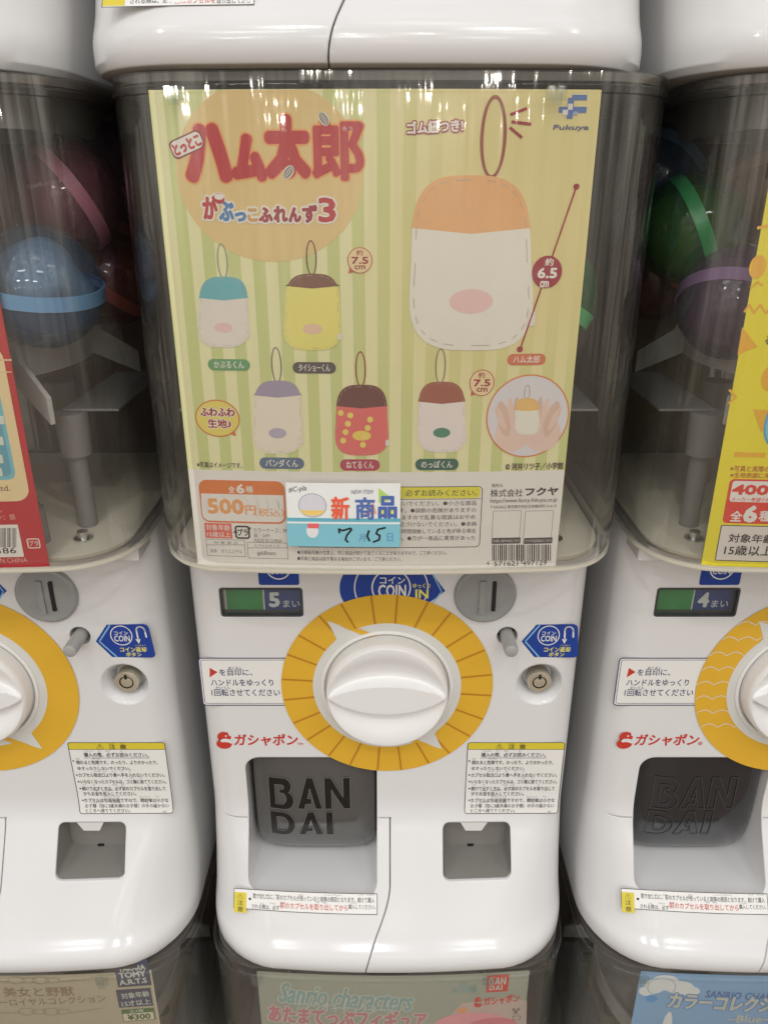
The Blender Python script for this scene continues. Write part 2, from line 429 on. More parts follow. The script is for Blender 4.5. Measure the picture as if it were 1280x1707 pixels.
def body_mesh():
    bm = bmesh.new()
    zs = sorted(set([p[0] for p in PROFILE]))
    rings = []
    for z in zs:
        w, r, bow = sec(z); ins = .006 if z == 0 else (.0022 if z < .002 else 0)
        F = front_F(z)
        rings.append([(x, y, z) for x, y in outline(w-2*ins, F, r-ins, bow, .30)])
    loft(bm, rings)
    base = bm_mesh(bm, 'body')
    cut = []
    def c(fn):
        b = bmesh.new(); fn(b); cut.append(bm_mesh(b, 'cut'))
    B = lambda px, py: on(px, py, body_surf, 0, Z_MID)
    # hatch for the capsule door and its scoop
    c(lambda b: loft(b, [[(x, y, z) for x, z in rr(*q, .011)] for y, q in ((-.12, (-.1085, .055, -.0085, .160)), (.045, (-.1085, .050, -.0085, .160)))]))
    # coin return well
    xa, zt = B(738, 1371); xb, _ = B(850, 1371); _, zb = B(795, 1468)
    c(lambda b: loft(b, [[(x, y, z) for x, z in rr(xa+i, zb+i*.4, xb-i, zt-i*.4, .005)] for y, i in ((-.12, -.0012), (-.004, 0), (.0085, .0008))]))
    # coin counter window
    q = (*B(367, 1004), *B(505, 1004)); z1 = B(436, 980)[1]; z0 = B(436, 1028)[1]
    c(lambda b: prism_y(b, rr(q[0], z0, q[2], z1, .0022), -.02, .012))
    # lock dish
    lx, lz = B(900, 1141)
    c(lambda b: lathe_y(b, [(.0215, -.008), (.0185, -.0006), (.0165, .001), (.0118, .008), (.0105, .014)], lx, lz, cap0=True))
    # return button hole
    bx, bz = B(845, 1060)
    c(lambda b: lathe_y(b, [(.0078, -.01), (.0072, 0), (.0066, .010)], bx, bz, 32, cap0=True))
    # parting lines
    def groove(path, w=.00042, d=.007):
        def f(b):
            rings = []
            for i, (x, z) in enumerate(path):
                xa, za = path[max(0, i-1)]; xb, zb = path[min(len(path)-1, i+1)]
                dx, dz = xb-xa, zb-za; l = math.hypot(dx, dz); nx, nz = -dz/l*w, dx/l*w
                F = body_surf(x, max(z, 0))
                rings.append([(x+nx, F-.012, z+nz), (x-nx, F-.012, z-nz), (x-nx, F+d, z-nz), (x+nx, F+d, z+nz)])
            loft(b, rings)
        c(f)
    zz = B(650, 1364)[1]; x650 = B(650, 1364)[0]; x610 = B(610, 1628)[0]
    n_ = 44
    groove([(x610+(x650-x610)*sstep(.002, .062, z), z) for z in [zz+(-.004-zz)*i/n_ for i in range(n_+1)]])
    groove([(-.0075, zz), (x650+.001, zz)], .0004, .004)
    groove([(-.1405, zz), (-.128, zz), (-.1095, zz)], .0004, .004)
    me = boolean(base, cut)
    me.polygons.foreach_set('use_smooth', [True]*len(me.polygons)); me.set_sharp_from_angle(angle=math.radians(28))
    return me
def cover_mesh():
    bm = bmesh.new(); rings = []
    for z, ins in ((.3432, .007), (.3436, .0042), (.3448, .0018), (.3470, .0004), (.350, 0), (.5985, 0), (.5990, -.0012), (.6020, -.0012), (.6025, 0), (.6080, 0)):
        rings.append([(x, y, z) for x, y in outline(CV_W, CV_F, CV_R, CV_BOW, CV_BACK, ins)])
    for z, ins in ((.6080, .0022), (.352, .0022), (.349, .0036), (.3465, .006), (.346, .009)):
        rings.append([(x, y, z) for x, y in outline(CV_W, CV_F, CV_R, CV_BOW, CV_BACK, ins)])
    loft(bm, rings)
    return bm_mesh(bm, 'cover', 35)
def dial_mesh(cx, cz, R=.0430):
    bm = bmesh.new(); NR, NA = 90, 200; rows = []
    Y0 = -.0145
    def H(x, z):
        r = math.hypot(x, z); zr = math.sqrt(max(1e-9, R*R-x*x)); s = max(0, 1-(x/(R*.97))**2)
        w = .0118*s**.75
        a = abs(z); rim = -.0022*sstep(R*.955, R, r)
        if a <= w: q = .0012*s
        else:
            t = (a-w)/max(1e-6, zr-w); deep = .0078*(s**.6)
            q = .0012*s*(1-sstep(0, .05, t))-deep*sstep(-.03, .10, t)*(1-sstep(.04, .90, t))
        crown = .0012*(1-(r/R)**2)
        return q+crown-(-rim)
    for i in range(NR+1):
        r = R*(i/NR)
        if i == 0: rows.append([bm.verts.new((cx, Y0-H(0, 0), cz))]); continue
        rows.append([bm.verts.new((cx+r*math.cos(2*PI*j/NA), Y0-H(r*math.cos(2*PI*j/NA), r*math.sin(2*PI*j/NA)), cz+r*math.sin(2*PI*j/NA))) for j in range(NA)])
    rows.append([bm.verts.new((cx+(R+.0004)*math.cos(2*PI*j/NA), Y0+.0055, cz+(R+.0004)*math.sin(2*PI*j/NA))) for j in range(NA)])
    rows.append([bm.verts.new((cx+(R+.0010)*math.cos(2*PI*j/NA), .0005, cz+(R+.0010)*math.sin(2*PI*j/NA))) for j in range(NA)])
    for j in range(NA): bm.faces.new((rows[0][0], rows[1][j], rows[1][(j+1) % NA]))
    for a, b in zip(rows[1:], rows[2:]):
        for j in range(NA): bm.faces.new((a[j], b[j], b[(j+1) % NA], a[(j+1) % NA]))
    return bm_mesh(bm, 'dial', 50)
def bp(*a): return on(*a, body_surf, 0, Z_MID)
DX, DZ = bp(645, 1145)
MESH = {}
def shared(name, key, make, parent, mats):
    if key not in MESH:
        me = make()
        for m in mats: me.materials.append(m)
        MESH[key] = me
    return link(name, MESH[key], parent)
def bmm(fn, name, smooth=35):
    b = bmesh.new(); fn(b); return bm_mesh(b, name, smooth)

# ---- printed labels, each made once
def lab(key, make, parent):
    if key not in MESH:
        o = make(); o.parent = parent; MESH[key] = (o.data, o.name)
        return o
    return link(MESH[key][1].split('.')[0], MESH[key][0], parent)
def mk_coin_label():
    s = Sheet(body_surf); s.rrect((430, 925, 498, 975), 4, NAVY, 1); s.ering(464, 946, 21, 20, 2.2, LAB, 2)
    s.text('コイン', (450, 936, 478, 943), LAB, 2); s.text('COIN', (449, 945, 479, 957), LAB, 2)
    return s.build('coin_size_label')
def mk_coin_in():
    s = Sheet(body_surf)
    s.poly([s.P(*p) for p in ((705, 1012), (742, 985), (714, 948), (600, 948))]+[s.P(585+19*math.cos(t), 985+30*math.sin(t)-5) for t in [PI*1.5-PI*i/12 for i in range(13)]]+[s.P(610, 1014)], NAVY, 1)
    s.ering(652, 979, 33, 31, 2.4, LAB, 2); s.ering(652, 979, 62, 52, 2, LAB, 2, 48)
    s.text('コイン', (633, 961, 675, 973), LAB, 3, .02); s.text('COIN', (630, 974, 677, 995), LAB, 3, .025)
    s.text('ゆっくり', (688, 972, 717, 980), LYEL, 3, .02); s.text('IN', (692, 982, 714, 997), LYEL, 3, .035)
    s.line([(719, 953), (736, 986), (717, 1010)], 2.2, SKY, 2)
    return s.build('coin_entry_label')
def mk_return():
    s = Sheet(body_surf)
    s.poly([s.P(*p) for p in ((869, 1069), (890, 1095), (956, 1096))]+[s.P(*p) for p in ((961, 1094), (963, 1090), (963, 1046), (961, 1042), (956, 1040))]+[s.P(894, 1041)], NAVY, 1)
    s.line([(899, 1042), (875, 1069), (898, 1095)], 2.6, SKY, 2)
    s.ering(914, 1059, 18.5, 16.5, 1.6, LAB, 2)
    s.text('コイン', (903, 1052, 926, 1058), LAB, 3, .02); s.text('COIN', (901, 1059, 927, 1069), LAB, 3, .02)
    arc_ = [(955, 1062), (955, 1052)]+[(948+7*math.cos(t), 1051-6.5*math.sin(t)) for t in [PI*i/8 for i in range(9)]]+[(940.5, 1066)]
    s.line(arc_, 2.6, LAB, 2); s.polypx([(936, 1065), (944.5, 1065), (940, 1073)], LAB, 2)
    s.text('へんきゃく', (933, 1074, 950, 1077), LYEL, 3, .0)
    s.text('コイン返却', (906, 1078, 950, 1086.5), LYEL, 3, .03); s.text('ボタン', (914, 1087, 940, 1094), LYEL, 3, .03)
    return s.build('coin_return_label')
def mk_instr():
    s = Sheet(body_surf)
    s.rrect((334, 1096, 520, 1176), 7, LAB, 1); s.rframe((334, 1096, 520, 1176), 7, 2.0, TXTN, 2); s.rframe((338, 1099.5, 516, 1172.5), 5, 1.0, TXTN, 2)
    s.polypx([(350, 1113), (350, 1129), (363, 1120)], RED, 2)
    s.text('めじるし', (381, 1111, 404, 1115), TXTN, 3, .01); s.text('を目印に、', (366, 1115, 421, 1126), TXTN, 3, .015)
    s.text('ハンドルをゆっくり', (352, 1132, 456, 1143), TXTN, 3, .015)
    s.text('かいてん', (360, 1144, 384, 1148), TXTN, 3, .01); s.text('1回転させてください', (353, 1148, 467, 1160), TXTN, 3, .015)
    return s.build('instruction_label')
def mk_logo(suffix):
    s = Sheet(body_surf, eps=.0001); bg = M_BODY
    capsule_mark(s, (361, 1220, 387, 1248), RED, bg, 1)
    s.text('ガシャポン', (390, 1223, 497, 1243), RED, 3, .03, shear=.12)
    s.text(suffix, (496, 1238, 505, 1242) if suffix == 'TM' else (497, 1236, 504, 1242), RED, 3, .01)
    return s.build('logo_decal')
CAUT = [('購入の際、必ずお読みください。', 802, 909, 1254, 1261.5, 1), ('倒れると危険です。のったり、よりかかったり、', 786, 922, 1267, 1274, 0), ('ゆすったりしないでください。', 786, 874, 1277.5, 1283.5, 0),
        ('カプセル取出口より奥へ手を入れないでください。', 785, 928, 1288, 1295, 0), ('いらなくなったカプセルは、ゴミ箱に捨ててください。', 785, 928, 1299, 1306, 0),
        ('続けて出すときは、必ず前のカプセルを取り出して', 785, 924, 1310.5, 1317.5, 0), ('からお金を投入してください。', 785, 873, 1319, 1326, 0),
        ('カプセルは包装容器ですので、開封後は小さな', 784, 924, 1330, 1337, 0), ('お子様（特に3歳未満のお子様）の手の届かない', 784, 923, 1339, 1346, 0), ('ところへ捨ててください。', 784, 858, 1347.5, 1354, 0)]
FURI = [('こうにゅう', 804, 818, 1251.5), ('さい', 827, 833, 1251.5), ('かなら', 839, 847, 1251.5), ('よ', 864, 867, 1251.5), ('たお', 787, 793, 1264.5), ('き けん', 815, 828, 1264.5), ('とりだし ぐち', 812, 832, 1285.5), ('おく', 842, 847, 1285.5), ('て', 857, 860, 1285.5), ('い', 870, 873, 1285.5),
        ('ばこ', 870, 876, 1296.5), ('す', 885, 888, 1296.5), ('つづ', 787, 793, 1308), ('だ', 805, 808, 1308), ('かなら', 837, 846, 1308), ('まえ', 852, 857, 1308), ('と', 896, 899, 1308), ('かね', 805, 811, 1317.3), ('とうにゅう', 819, 833, 1317.3), ('ほうそうようき', 818, 844, 1327.6), ('かいふうご', 877, 896, 1327.6), ('ちい', 904, 911, 1327.6), ('こさま', 795, 806, 1337.2), ('とく', 808, 813, 1337.2), ('さいみまん', 826, 845, 1337.2), ('て', 886, 889, 1337.2), ('す', 812, 815, 1346.2)]
def mk_caution():
    s = Sheet(body_surf, maxedge=.008); b = (776, 1237, 935, 1356)
    s.rrect(b, 5, LAB, 1); x0, z0, x1, z1 = s.R(b)
    zl = s.P(856, 1249)[1]; p = rr(x0, z0, x1, z1, .0022)
    s.poly([(x, max(z, zl)) for x, z in p if z > zl]+[(x0, zl), (x1, zl)], YEL, 2)
    s.rframe(b, 5, 1.1, TXT, 3); s.poly([(x0, zl-.00018), (x1, zl-.00018), (x1, zl+.00018), (x0, zl+.00018)], TXT, 3)
    s.text('⚠', (826, 1239.5, 838, 1248), TXT, 4, .005); s.text('ちゅう', (848, 1238.6, 858, 1240.6), TXT, 4, 0); s.text('注', (847, 1240.5, 858, 1248.5), TXT, 4, .015); s.text('い', (869, 1238.6, 873, 1240.6), TXT, 4, 0); s.text('意', (865, 1240.5, 876, 1248.5), TXT, 4, .015)
    for t, xa, xb, ya, yb, c in CAUT: s.text(t, (xa, ya, xb, yb), TXT, 4, .012)
    for t, xa, xb, y in FURI: s.text(t, (xa, y-1.1, xb, y+.9), TXT, 4, 0)
    s.line([(801, 1263), (910, 1263)], .8, TXT, 4)
    for y in (1268, 1291.5, 1302.5, 1314, 1333.5): s.ell(782, y, 1.5, 1.3, TXT, 4, 10)
    s.text('u', (913, 1351, 917, 1353.5), TXT, 4, 0)
    return s.build('caution_label')
def mk_strip():
    s = Sheet(body_surf, maxedge=.012, eps=.00035); b = (390, 1486, 629, 1521)
    q = s.R(b); s.poly(list(zip((q[0], q[2], q[2], q[0]), (q[1], q[1], q[3], q[3]))), LAB, 1)
    s.rframe(b, .3, .9, TXT, 2)
    s.rrect((390.6, 1486.6, 411, 1520.4), .3, YEL, 2)
    s.text('⚠', (396, 1489, 406, 1497), TXT, 3, .005); s.text('注', (396, 1499, 406, 1508), TXT, 3, .01); s.text('意', (396, 1510, 406, 1518.5), TXT, 3, .01)
    s.ell(417, 1497.5, 2.2, 2.2, TXT, 3, 12)
    s.text('取り出し口に、前のカプセルが残っていると故障の原因となります。続けて購入', (422, 1493, 624, 1502), TXT, 3, .008)
    s.text('される際は、必ず', (420, 1507, 466, 1515), TXT, 3, .008)
    s.text('前のカプセルを取り出してから', (467, 1505.5, 580, 1516), RED, 3, .014)
    s.text('購入してください。', (581, 1507, 626, 1515), TXT, 3, .008)
    for t, xa, xb, y in (('と だ ぐち', 424, 447, 1491), ('まえ', 458, 465, 1491), ('のこ', 499, 506, 1491), ('こしょう げんいん', 540, 570, 1491), ('つづ', 598, 605, 1491), ('こうにゅう', 611, 624, 1491), ('さい', 434, 440, 1505), ('かなら', 450, 460, 1505), ('まえ', 468, 476, 1503.6), ('と だ', 527, 546, 1503.6), ('こうにゅう', 582, 594, 1505)):
        s.text(t, (xa, y-1.2, xb, y+1.2), TXT, 3, 0)
    return s.build('caution_strip')
def mk_ring(kind):
    s = Sheet(lambda x, z: 0, eps=.0006, dl=.00008)
    Ro, Ri = .0764, .0536; N = 120
    cir = lambda r: [(DX+r*math.cos(2*PI*i/N), DZ+r*math.sin(2*PI*i/N)) for i in range(N)]
    s.band(cir(Ro), cir(Ri), M_OCHRE, 1)
    s.raw([(DX+Ro*math.cos(2*PI*i/N), DZ+Ro*math.sin(2*PI*i/N)) for i in range(N)], [], M_OCHRE, 0)
    s.band(cir(Ri), cir(.0385), M_SEAT, 1)
    if kind == 'spokes':
        for i in range(24):
            a = math.radians(9+15*i); c_, s_ = math.cos(a), math.sin(a); w = .0008; k = .012*(1 if i % 2 else -1)
            p = [(DX+r*math.cos(a+k*q)+e*s_, DZ+r*math.sin(a+k*q)-e*c_) for r, q, e in ((Ri+.0001, 0, -w), (Ri+.0001, 0, w), (Ro-.0003, 1, w), (Ro-.0003, 1, -w))]
            s.raw(p, [(0, 1, 2, 3)], M_SPOKE, 2)
    if kind == 'waves':
        for j in range(8):
            z = .052-.0125*j; pts = []
            xo = -math.sqrt(max(0, Ro**2-z*z)); xi = -math.sqrt(Ri**2-z*z) if abs(z) < Ri else 0
            for i in range(25):
                x = xo+(xi-xo)*i/24; pts.append((DX+x, DZ+z+.0032*abs(math.sin((x-xo)/.0125*PI))))
            for (xa, za), (xb, zb) in zip(pts, pts[1:]):
                s.raw([(xa, za-.00032), (xb, zb-.00032), (xb, zb+.00032), (xa, za+.00032)], [(0, 1, 2, 3)], M_SEAT, 2)
    # two white sweeping arrows across the ring, opposite each other
    a1 = [(546, 1034), (561, 1064), (545, 1085), (600, 1085), (640, 1075), (627, 1059), (600, 1053)]
    a2 = [(600, 1046), (622, 1042), (645, 1041), (668, 1043), (672, 1060), (640, 1063), (634, 1058)]
    for p in (a1, a2):
        l = [on(*q, lambda x, z: 0, 0, Z_MID) for q in p]
        s.poly(l, M_SEAT, 3); s.poly([(2*DX-x, 2*DZ-z) for x, z in l], M_SEAT, 3)
    l = [on(*q, lambda x, z: 0, 0, Z_MID) for q in ((566, 1042), (602, 1048), (633, 1060), (617, 1063))]
    s.poly(l, M_OCHRE, 5); s.poly([(2*DX-x, 2*DZ-z) for x, z in l], M_OCHRE, 5)
    return s.build('dial_ring')
def mk_counter(n):
    def surf(x, z): return .0075+2.2*(z-ZC)**2/.02*.02
    s = Sheet(surf, maxedge=.006, eps=0)
    GR = mat('counter_green', (.035, .30, .075), .5, noise=.15, nscale=90); BL = mat('counter_blue', (.02, .055, .24), .45, noise=.06)
    G2 = mat('counter_grey', (.12, .125, .12), .5, noise=.1)
    s.rrect((366, 979, 506, 1030), .5, G2, 1)
    s.rrect((374, 983, 381, 1019), .5, LAB, 2); s.rrect((378, 983, 439, 1019), .5, GR, 3); s.rrect((441, 981, 505, 1019), .5, BL, 3); s.rrect((439, 981, 441.5, 1019), .2, LAB, 3)
    s.text(str(n), (448, 987, 467, 1012), LAB, 5, .05); s.text('まい', (472, 1000, 500, 1012), LAB, 5, .01)
    return s.build('counter_drum')
ZC = bp(436, 1004)[1]

def machine(ix, row, label, ring='plain', coins=5, lettered=True, hopper_rot=0):
    mx = PITCHX*ix+(-.0115 if row == 1 else 0); mz = Z_MID+HM*row
    t = tag(empty('capsule_machine', (mx, .12, mz)), label, 'capsule machine', 'stacked white capsule machines')
    r = bpy.data.objects.new('tmp_origin', None)   # parts are modelled about the panel's foot; shift them back from the base point
    made = []
    def add(o): made.append(o); return o
    add(shared('body', 'body', body_mesh, t, [M_BODY]))
    def back(b):
        box(b, -.139, .139, .172, .298, .3425, .6075)
    add(shared('back_housing', 'back', lambda: bmm(back, 'back_housing'), t, [M_DARK]))
    add(shared('cover', 'cover', cover_mesh, t, [M_COVER]))
    def lip(b):
        n = None; vs = []
        for z, i in ((.3440, .0030), (.3440, .0014), (.3452, .0006), (.3476, .0006), (.3476, .0018), (.3460, .0030)):
            vs.append([b.verts.new((x, y, z)) for x, y in outline(CV_W, CV_F, CV_R, CV_BOW, CV_BACK, i)])
        n = len(vs[0])
        for a in range(6):
            for k in range(n): b.faces.new((vs[a][k], vs[a][(k+1) % n], vs[(a+1) % 6][(k+1) % n], vs[(a+1) % 6][k]))
    add(shared('cover_lip', 'lip', lambda: bmm(lip, 'cover_lip', 50), t, [mat('ivory_lip', (.74, .71, .60), .25, noise=.05)]))
    def plate(b):
        loft(b, [[(x, y, z) for x, y in outline(CV_W, CV_F, CV_R, CV_BOW, CV_BACK, .0035)] for z in (.6042, .6078)])
    add(shared('top_plate', 'plate', lambda: bmm(plate, 'top_plate'), t, [M_TOP]))
    def fl(b):
        loft(b, [[(x, y, z) for x, y in outline(CV_W, CV_F, CV_R, CV_BOW, CV_BACK, i)] for z, i in ((.3470, .0100), (.3500, .0085), (.3505, .0095))])
    add(shared('floor_plate', 'floor', lambda: bmm(fl, 'floor_plate'), t, [M_FLOOR]))
    def tf(b):
        o = outline(CV_W, CV_F, CV_R, CV_BOW, CV_BACK, .032); i = outline(CV_W, CV_F, CV_R, CV_BOW, CV_BACK, .036)
        n = len(o)
        for ring in (0,):
            vs = [[b.verts.new((x, y, z)) for x, y in q] for q, z in ((o, .586), (o, .604), (i, .604), (i, .586))]
            for a in range(4):
                for k in range(n): b.faces.new((vs[a][k], vs[a][(k+1) % n], vs[(a+1) % 4][(k+1) % n], vs[(a+1) % 4][k]))
    add(shared('top_frame', 'tframe', lambda: bmm(tf, 'top_frame'), t, [M_HOP]))
    # hopper the capsules lie on
    def hop(b):
        n = 64; cx, cyy, R = 0, .055, .095
        def ringz(rad, z): return [(cx+rad*math.cos(2*PI*i/n), cyy+rad*math.sin(2*PI*i/n), z) for i in range(n)]
        loft(b, [ringz(R-.002, .450), ringz(R, .4505), ringz(R+.0006, .470), ringz(R-.0015, .470), ringz(R-.003, .456), ringz(.02, .450)])
        for a in (-38, 30, 218, 150):
            a = math.radians(a); c_, s_ = math.cos(a), math.sin(a)
            pr = [(.085, .452), (.128, .428), (.128, .444), (.104, .462), (.100, .474), (.094, .474)]
            w = .0015
            loft(b, [[(cx+u*c_+e*s_, cyy+u*s_-e*c_, v) for u, v in pr] for e in (-w, w)])
    add(shared('hopper', 'hopper', lambda: bmm(hop, 'hopper'), t, [M_FLOOR2]))
    def sup(sg): return lambda b: box(b, *sorted((sg*.096, sg*.131)), .004, .11, .4285, .4300)
    for sg in (-1, 1): add(shared('support_shelf', 'sup%d' % sg, lambda: bmm(sup(sg), 'support_shelf'), t, [M_HOP]))
    def post(x, y): return lambda b: (cyl_z(b, x, y, .350, .400, .0062), cyl_z(b, x, y, .400, .428, .0095, .0105))
    for k, (x, y) in enumerate(((.100, .005), (-.100, .005), (.060, .09), (-.060, .09))):
        add(shared('support_post', 'post%d' % k, lambda: bmm(post(x, y), 'support_post'), t, [M_HOP]))
    def stub(x, y): return lambda b: (cyl_z(b, x, y, .350, .374, .0075, .0068), cyl_z(b, x, y, .374, .376, .0050))
    for k, (x, y) in enumerate(((.078, -.022), (-.078, -.022))):
        add(shared('floor_stub', 'stub%d' % k, lambda: bmm(stub(x, y), 'floor_stub'), t, [M_HOP]))
    def screw(x, y): return lambda b: (cyl_z(b, x, y, .3502, .3515, .006), cyl_z(b, x, y, .3515, .356, .0035))
    for k, (x, y) in enumerate(((.105, -.018), (-.105, -.018))):
        add(shared('screw', 'screw%d' % k, lambda: bmm(screw(x, y), 'screw'), t, [M_STEEL]))
    def brk(sg): return lambda b: loft(b, [[(x, y, z) for x, z in rr(*(sorted((sg*.113, sg*.1375))[0], .3325, sorted((sg*.113, sg*.1375))[1], .3425), .002)] for y in (-.014, .012)])
    for sg in (-1, 1): add(shared('cover_bracket', 'brk%d' % sg, lambda: bmm(brk(sg), 'cover_bracket', 30), t, [M_BODY]))
    def clip(x): return lambda b: (box(b, x-.0045, x+.0045, cover_surf(x, 0)-.0028, cover_surf(x, 0)-.0002, .5955, .6015), box(b, x-.0025, x+.0025, cover_surf(x, 0)-.0038, cover_surf(x, 0)-.0029, .5935, .6005))
    for x in (-.102, .078): add(shared('cover_clip', 'clip%g' % x, lambda: bmm(clip(x), 'cover_clip'), t, [M_PANE]))
    # dial
    add(lab('ring_'+ring, lambda: mk_ring(ring), t))
    def seat(b): lathe_y(b, [(.0478, -.0004), (.0478, -.0016), (.0470, -.0022), (.0458, -.0022), (.0451, -.0014), (.0451, .0002)], DX, DZ, 96, cap1=False)
    add(shared('dial_seat', 'seat', lambda: bmm(seat, 'dial_seat', 40), t, [M_TRIM]))
    def gap(b): lathe_y(b, [(.0452, -.0010), (.0432, -.0010)], DX, DZ, 96, cap1=False)
    add(shared('dial_gap_shade', 'gap', lambda: bmm(gap, 'dial_gap_shade'), t, [M_GREY2]))  # flat grey ring, its colour stands in for the shadow round the dial
    add(shared('dial', 'dial', lambda: dial_mesh(DX, DZ), t, [M_DIAL]))
    # coin slot
    sx_, sz_ = bp(808, 990)
    def slot(b): lathe_y(b, [(.0213, .0002), (.0213, -.0022), (.0203, -.0036), (.0188, -.0040), (.0176, -.0034), (.010, -.0046), (.0002, -.0050)], sx_, sz_, 64)
    cs = add(shared('coin_slot', 'slot', lambda: bmm(slot, 'coin_slot', 50), t, [M_GREY]))
    k = .000415
    def opening(b): prism_y(b, rr(sx_+.0042, sz_-.0105, sx_+.0068, sz_+.0120, .0006, 3), -.0058, -.003)
    shared('slot_opening', 'sopen', lambda: bmm(opening, 'slot_opening'), cs, [M_BLACK])
    def guide(b): prism_y(b, rr(sx_-.0045, sz_-.0125, sx_-.0002, sz_+.0125, .0004, 3), -.0062, -.003)
    shared('coin_guide', 'sguide', lambda: bmm(guide, 'coin_guide'), cs, [M_GREY])
    # return button
    bx, bz = bp(845, 1060)
    def btn(b): lathe_y(b, [(.0048, .010), (.0048, -.0185), (.0044, -.0200), (.0034, -.0206), (.0002, -.0206)], bx, bz, 32)
    rb = add(shared('return_button', 'btn', lambda: bmm(btn, 'return_button', 40), t, [M_GREY2]))
    def hole(b): lathe_y(b, [(.0066, .0094), (.0001, .0094)], bx, bz, 32)
    shared('button_socket', 'bsock', lambda: bmm(hole, 'button_socket'), rb, [M_BLACK])
    # lock
    lx, lz = bp(900, 1141)
    def lk(b): lathe_y(b, [(.0087, .0140), (.0087, .0030), (.0083, .0024), (.0052, .0024)], lx, lz, 48, cap1=False); lathe_y(b, [(.0042, .0062), (.0042, .0026), (.0002, .0024)], lx, lz, 40)
    lo = add(shared('lock', 'lock', lambda: bmm(lk, 'lock', 40), t, [M_BRASS]))
    def kw(b): lathe_y(b, [(.0054, .0060), (.0040, .0060)], lx, lz, 40, cap1=False); box(b, lx-.0008, lx+.0008, .0018, .0062, lz+.0030, lz+.0068)
    shared('keyway', 'keyway', lambda: bmm(kw, 'keyway'), lo, [M_BLACK])
    # counter
    ctr = add(lab('counter%d' % coins, lambda: mk_counter(coins), t))
    q0 = bp(367, 1004)[0]; q1 = bp(505, 1004)[0]; z1 = bp(436, 980)[1]; z0 = bp(436, 1028)[1]
    def fr(b):
        o = rr(q0+.0001, z0+.0001, q1-.0001, z1-.0001, .0022); i = rr(q0+.0014, z0+.0014, q1-.0014, z1-.0014, .0012)
        loft(b, [[(x, y, z) for x, z in p] for p, y in ((o, .0115), (o, -.0003), (i, -.0003), (i, .0115))], False, False)
    shared('counter_frame', 'cframe', lambda: bmm(fr, 'counter_frame', 30), ctr, [M_FRAME])
    def pn(b): prism_y(b, rr(q0+.0014, z0+.0014, q1-.0014, z1-.0014, .0012), .0012, .0022)
    shared('counter_pane', 'cpane', lambda: bmm(pn, 'counter_pane', 30), ctr, [M_PANE])
    for kf in (('coin_label', mk_coin_label), ('coin_in', mk_coin_in), ('return', mk_return), ('instr', mk_instr), ('caution', mk_caution)): add(lab(kf[0], kf[1], t))
    add(lab('logo_tm' if ix < 1 else 'logo_r', (lambda: mk_logo('TM')) if ix < 1 else (lambda: mk_logo('®')), t))
    if row != 1: add(lab('strip', mk_strip, t))
    elif ix == 0:
        def up():
            s = Sheet(body_surf, mx, mz, maxedge=.01, eps=.00035)
            s.rrect((172, -30, 425, 10), .3, LAB, 1); s.rrect((172, -30, 210, 10), .3, YEL, 2); s.rframe((172, -30, 425, 10), .3, 1, TXT, 3)
            s.text('取り出し口に、前のカプセルが', (222, -22, 415, -10), TXT, 3, .008); s.text('される際は、必ず', (218, -4, 290, 6), TXT, 3, .008); s.text('前のカプセルを', (292, -4, 360, 6), RED, 3, .012); s.text('取り出してから', (362, -4, 418, 6), TXT, 3, .008)
            s.ell(191, -2, 8, 8, TXT, 3)
            return s.build('caution_strip')
        add(lab('upstrip', up, t))
    # capsule door
    def fsurf(x, z):
        u = (x+.0555)/.0445
        return .0060+.005*u*u*u*u-.003*math.cos((z-.115)/.055*1.1)+5.5*max(0, .094-z)**2
    def flap(b):
        fr_, bk = [], []
        o = dense(rr(-.1056, .0572, -.0096, .166, .013, 6), .004)
        cxm, czm = -.0558, .112
        rings = []
        for sc, dy in [(1, .007), (1, .004), (.992, .0018), (.975, .0006)]+[(.95-.047*q, 0) for q in range(20)]+[(.01, 0)]:
            rings.append([(cxm+(x-cxm)*sc, fsurf(cxm+(x-cxm)*sc, czm+(z-czm)*sc)+dy, czm+(z-czm)*sc) for x, z in o])
        loft(b, rings)
    key = 'flap_l' if lettered else 'flap_d'
    fl_ = add(shared('capsule_door', key, lambda: bmm(flap, 'capsule_door', 60), t, [M_FLAP if lettered else M_FLAPD]))
    def fletter():
        s = Sheet(fsurf, eps=.0004, dl=.0001, maxedge=.006)
        bandai(s, (449, 1296, 584, 1390), M_LETT if lettered else None, 1, M_LINE if lettered else mat('embossed_edge', (.05, .05, .052), .2, noise=.05), 1.1 if lettered else 1.6)
        return s.build('door_lettering')
    lab('flet%d' % lettered, fletter, fl_)
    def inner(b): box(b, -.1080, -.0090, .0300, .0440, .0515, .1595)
    add(shared('chute_back', 'chute', lambda: bmm(inner, 'chute_back'), t, [M_DARK]))
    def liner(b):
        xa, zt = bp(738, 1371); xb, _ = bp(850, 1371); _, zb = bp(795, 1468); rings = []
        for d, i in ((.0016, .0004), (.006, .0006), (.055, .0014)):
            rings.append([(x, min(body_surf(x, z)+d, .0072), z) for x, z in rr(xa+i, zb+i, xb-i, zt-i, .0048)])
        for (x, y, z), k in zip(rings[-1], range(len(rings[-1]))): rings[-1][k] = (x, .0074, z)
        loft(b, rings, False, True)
    add(shared('coin_return_liner', 'well_liner', lambda: bmm(liner, 'coin_return_liner', 40), t, [mat('liner_grey', (.24, .23, .21), .4, noise=.05)]))  # grey lining laid over the white walls of the well
    # funnel in the coin return well
    fx = bp(790, 1375)[0]; fz = bp(790, 1371)[1]
    def fun(b):
        y0 = body_surf(fx, fz)+.0006
        loft(b, [[(fx-.0105, y, fz-.0006), (fx+.0105, y, fz-.0006), (fx+.0062, y, fz-.0090), (fx-.0062, y, fz-.0090)] for y in (y0, .0068)])
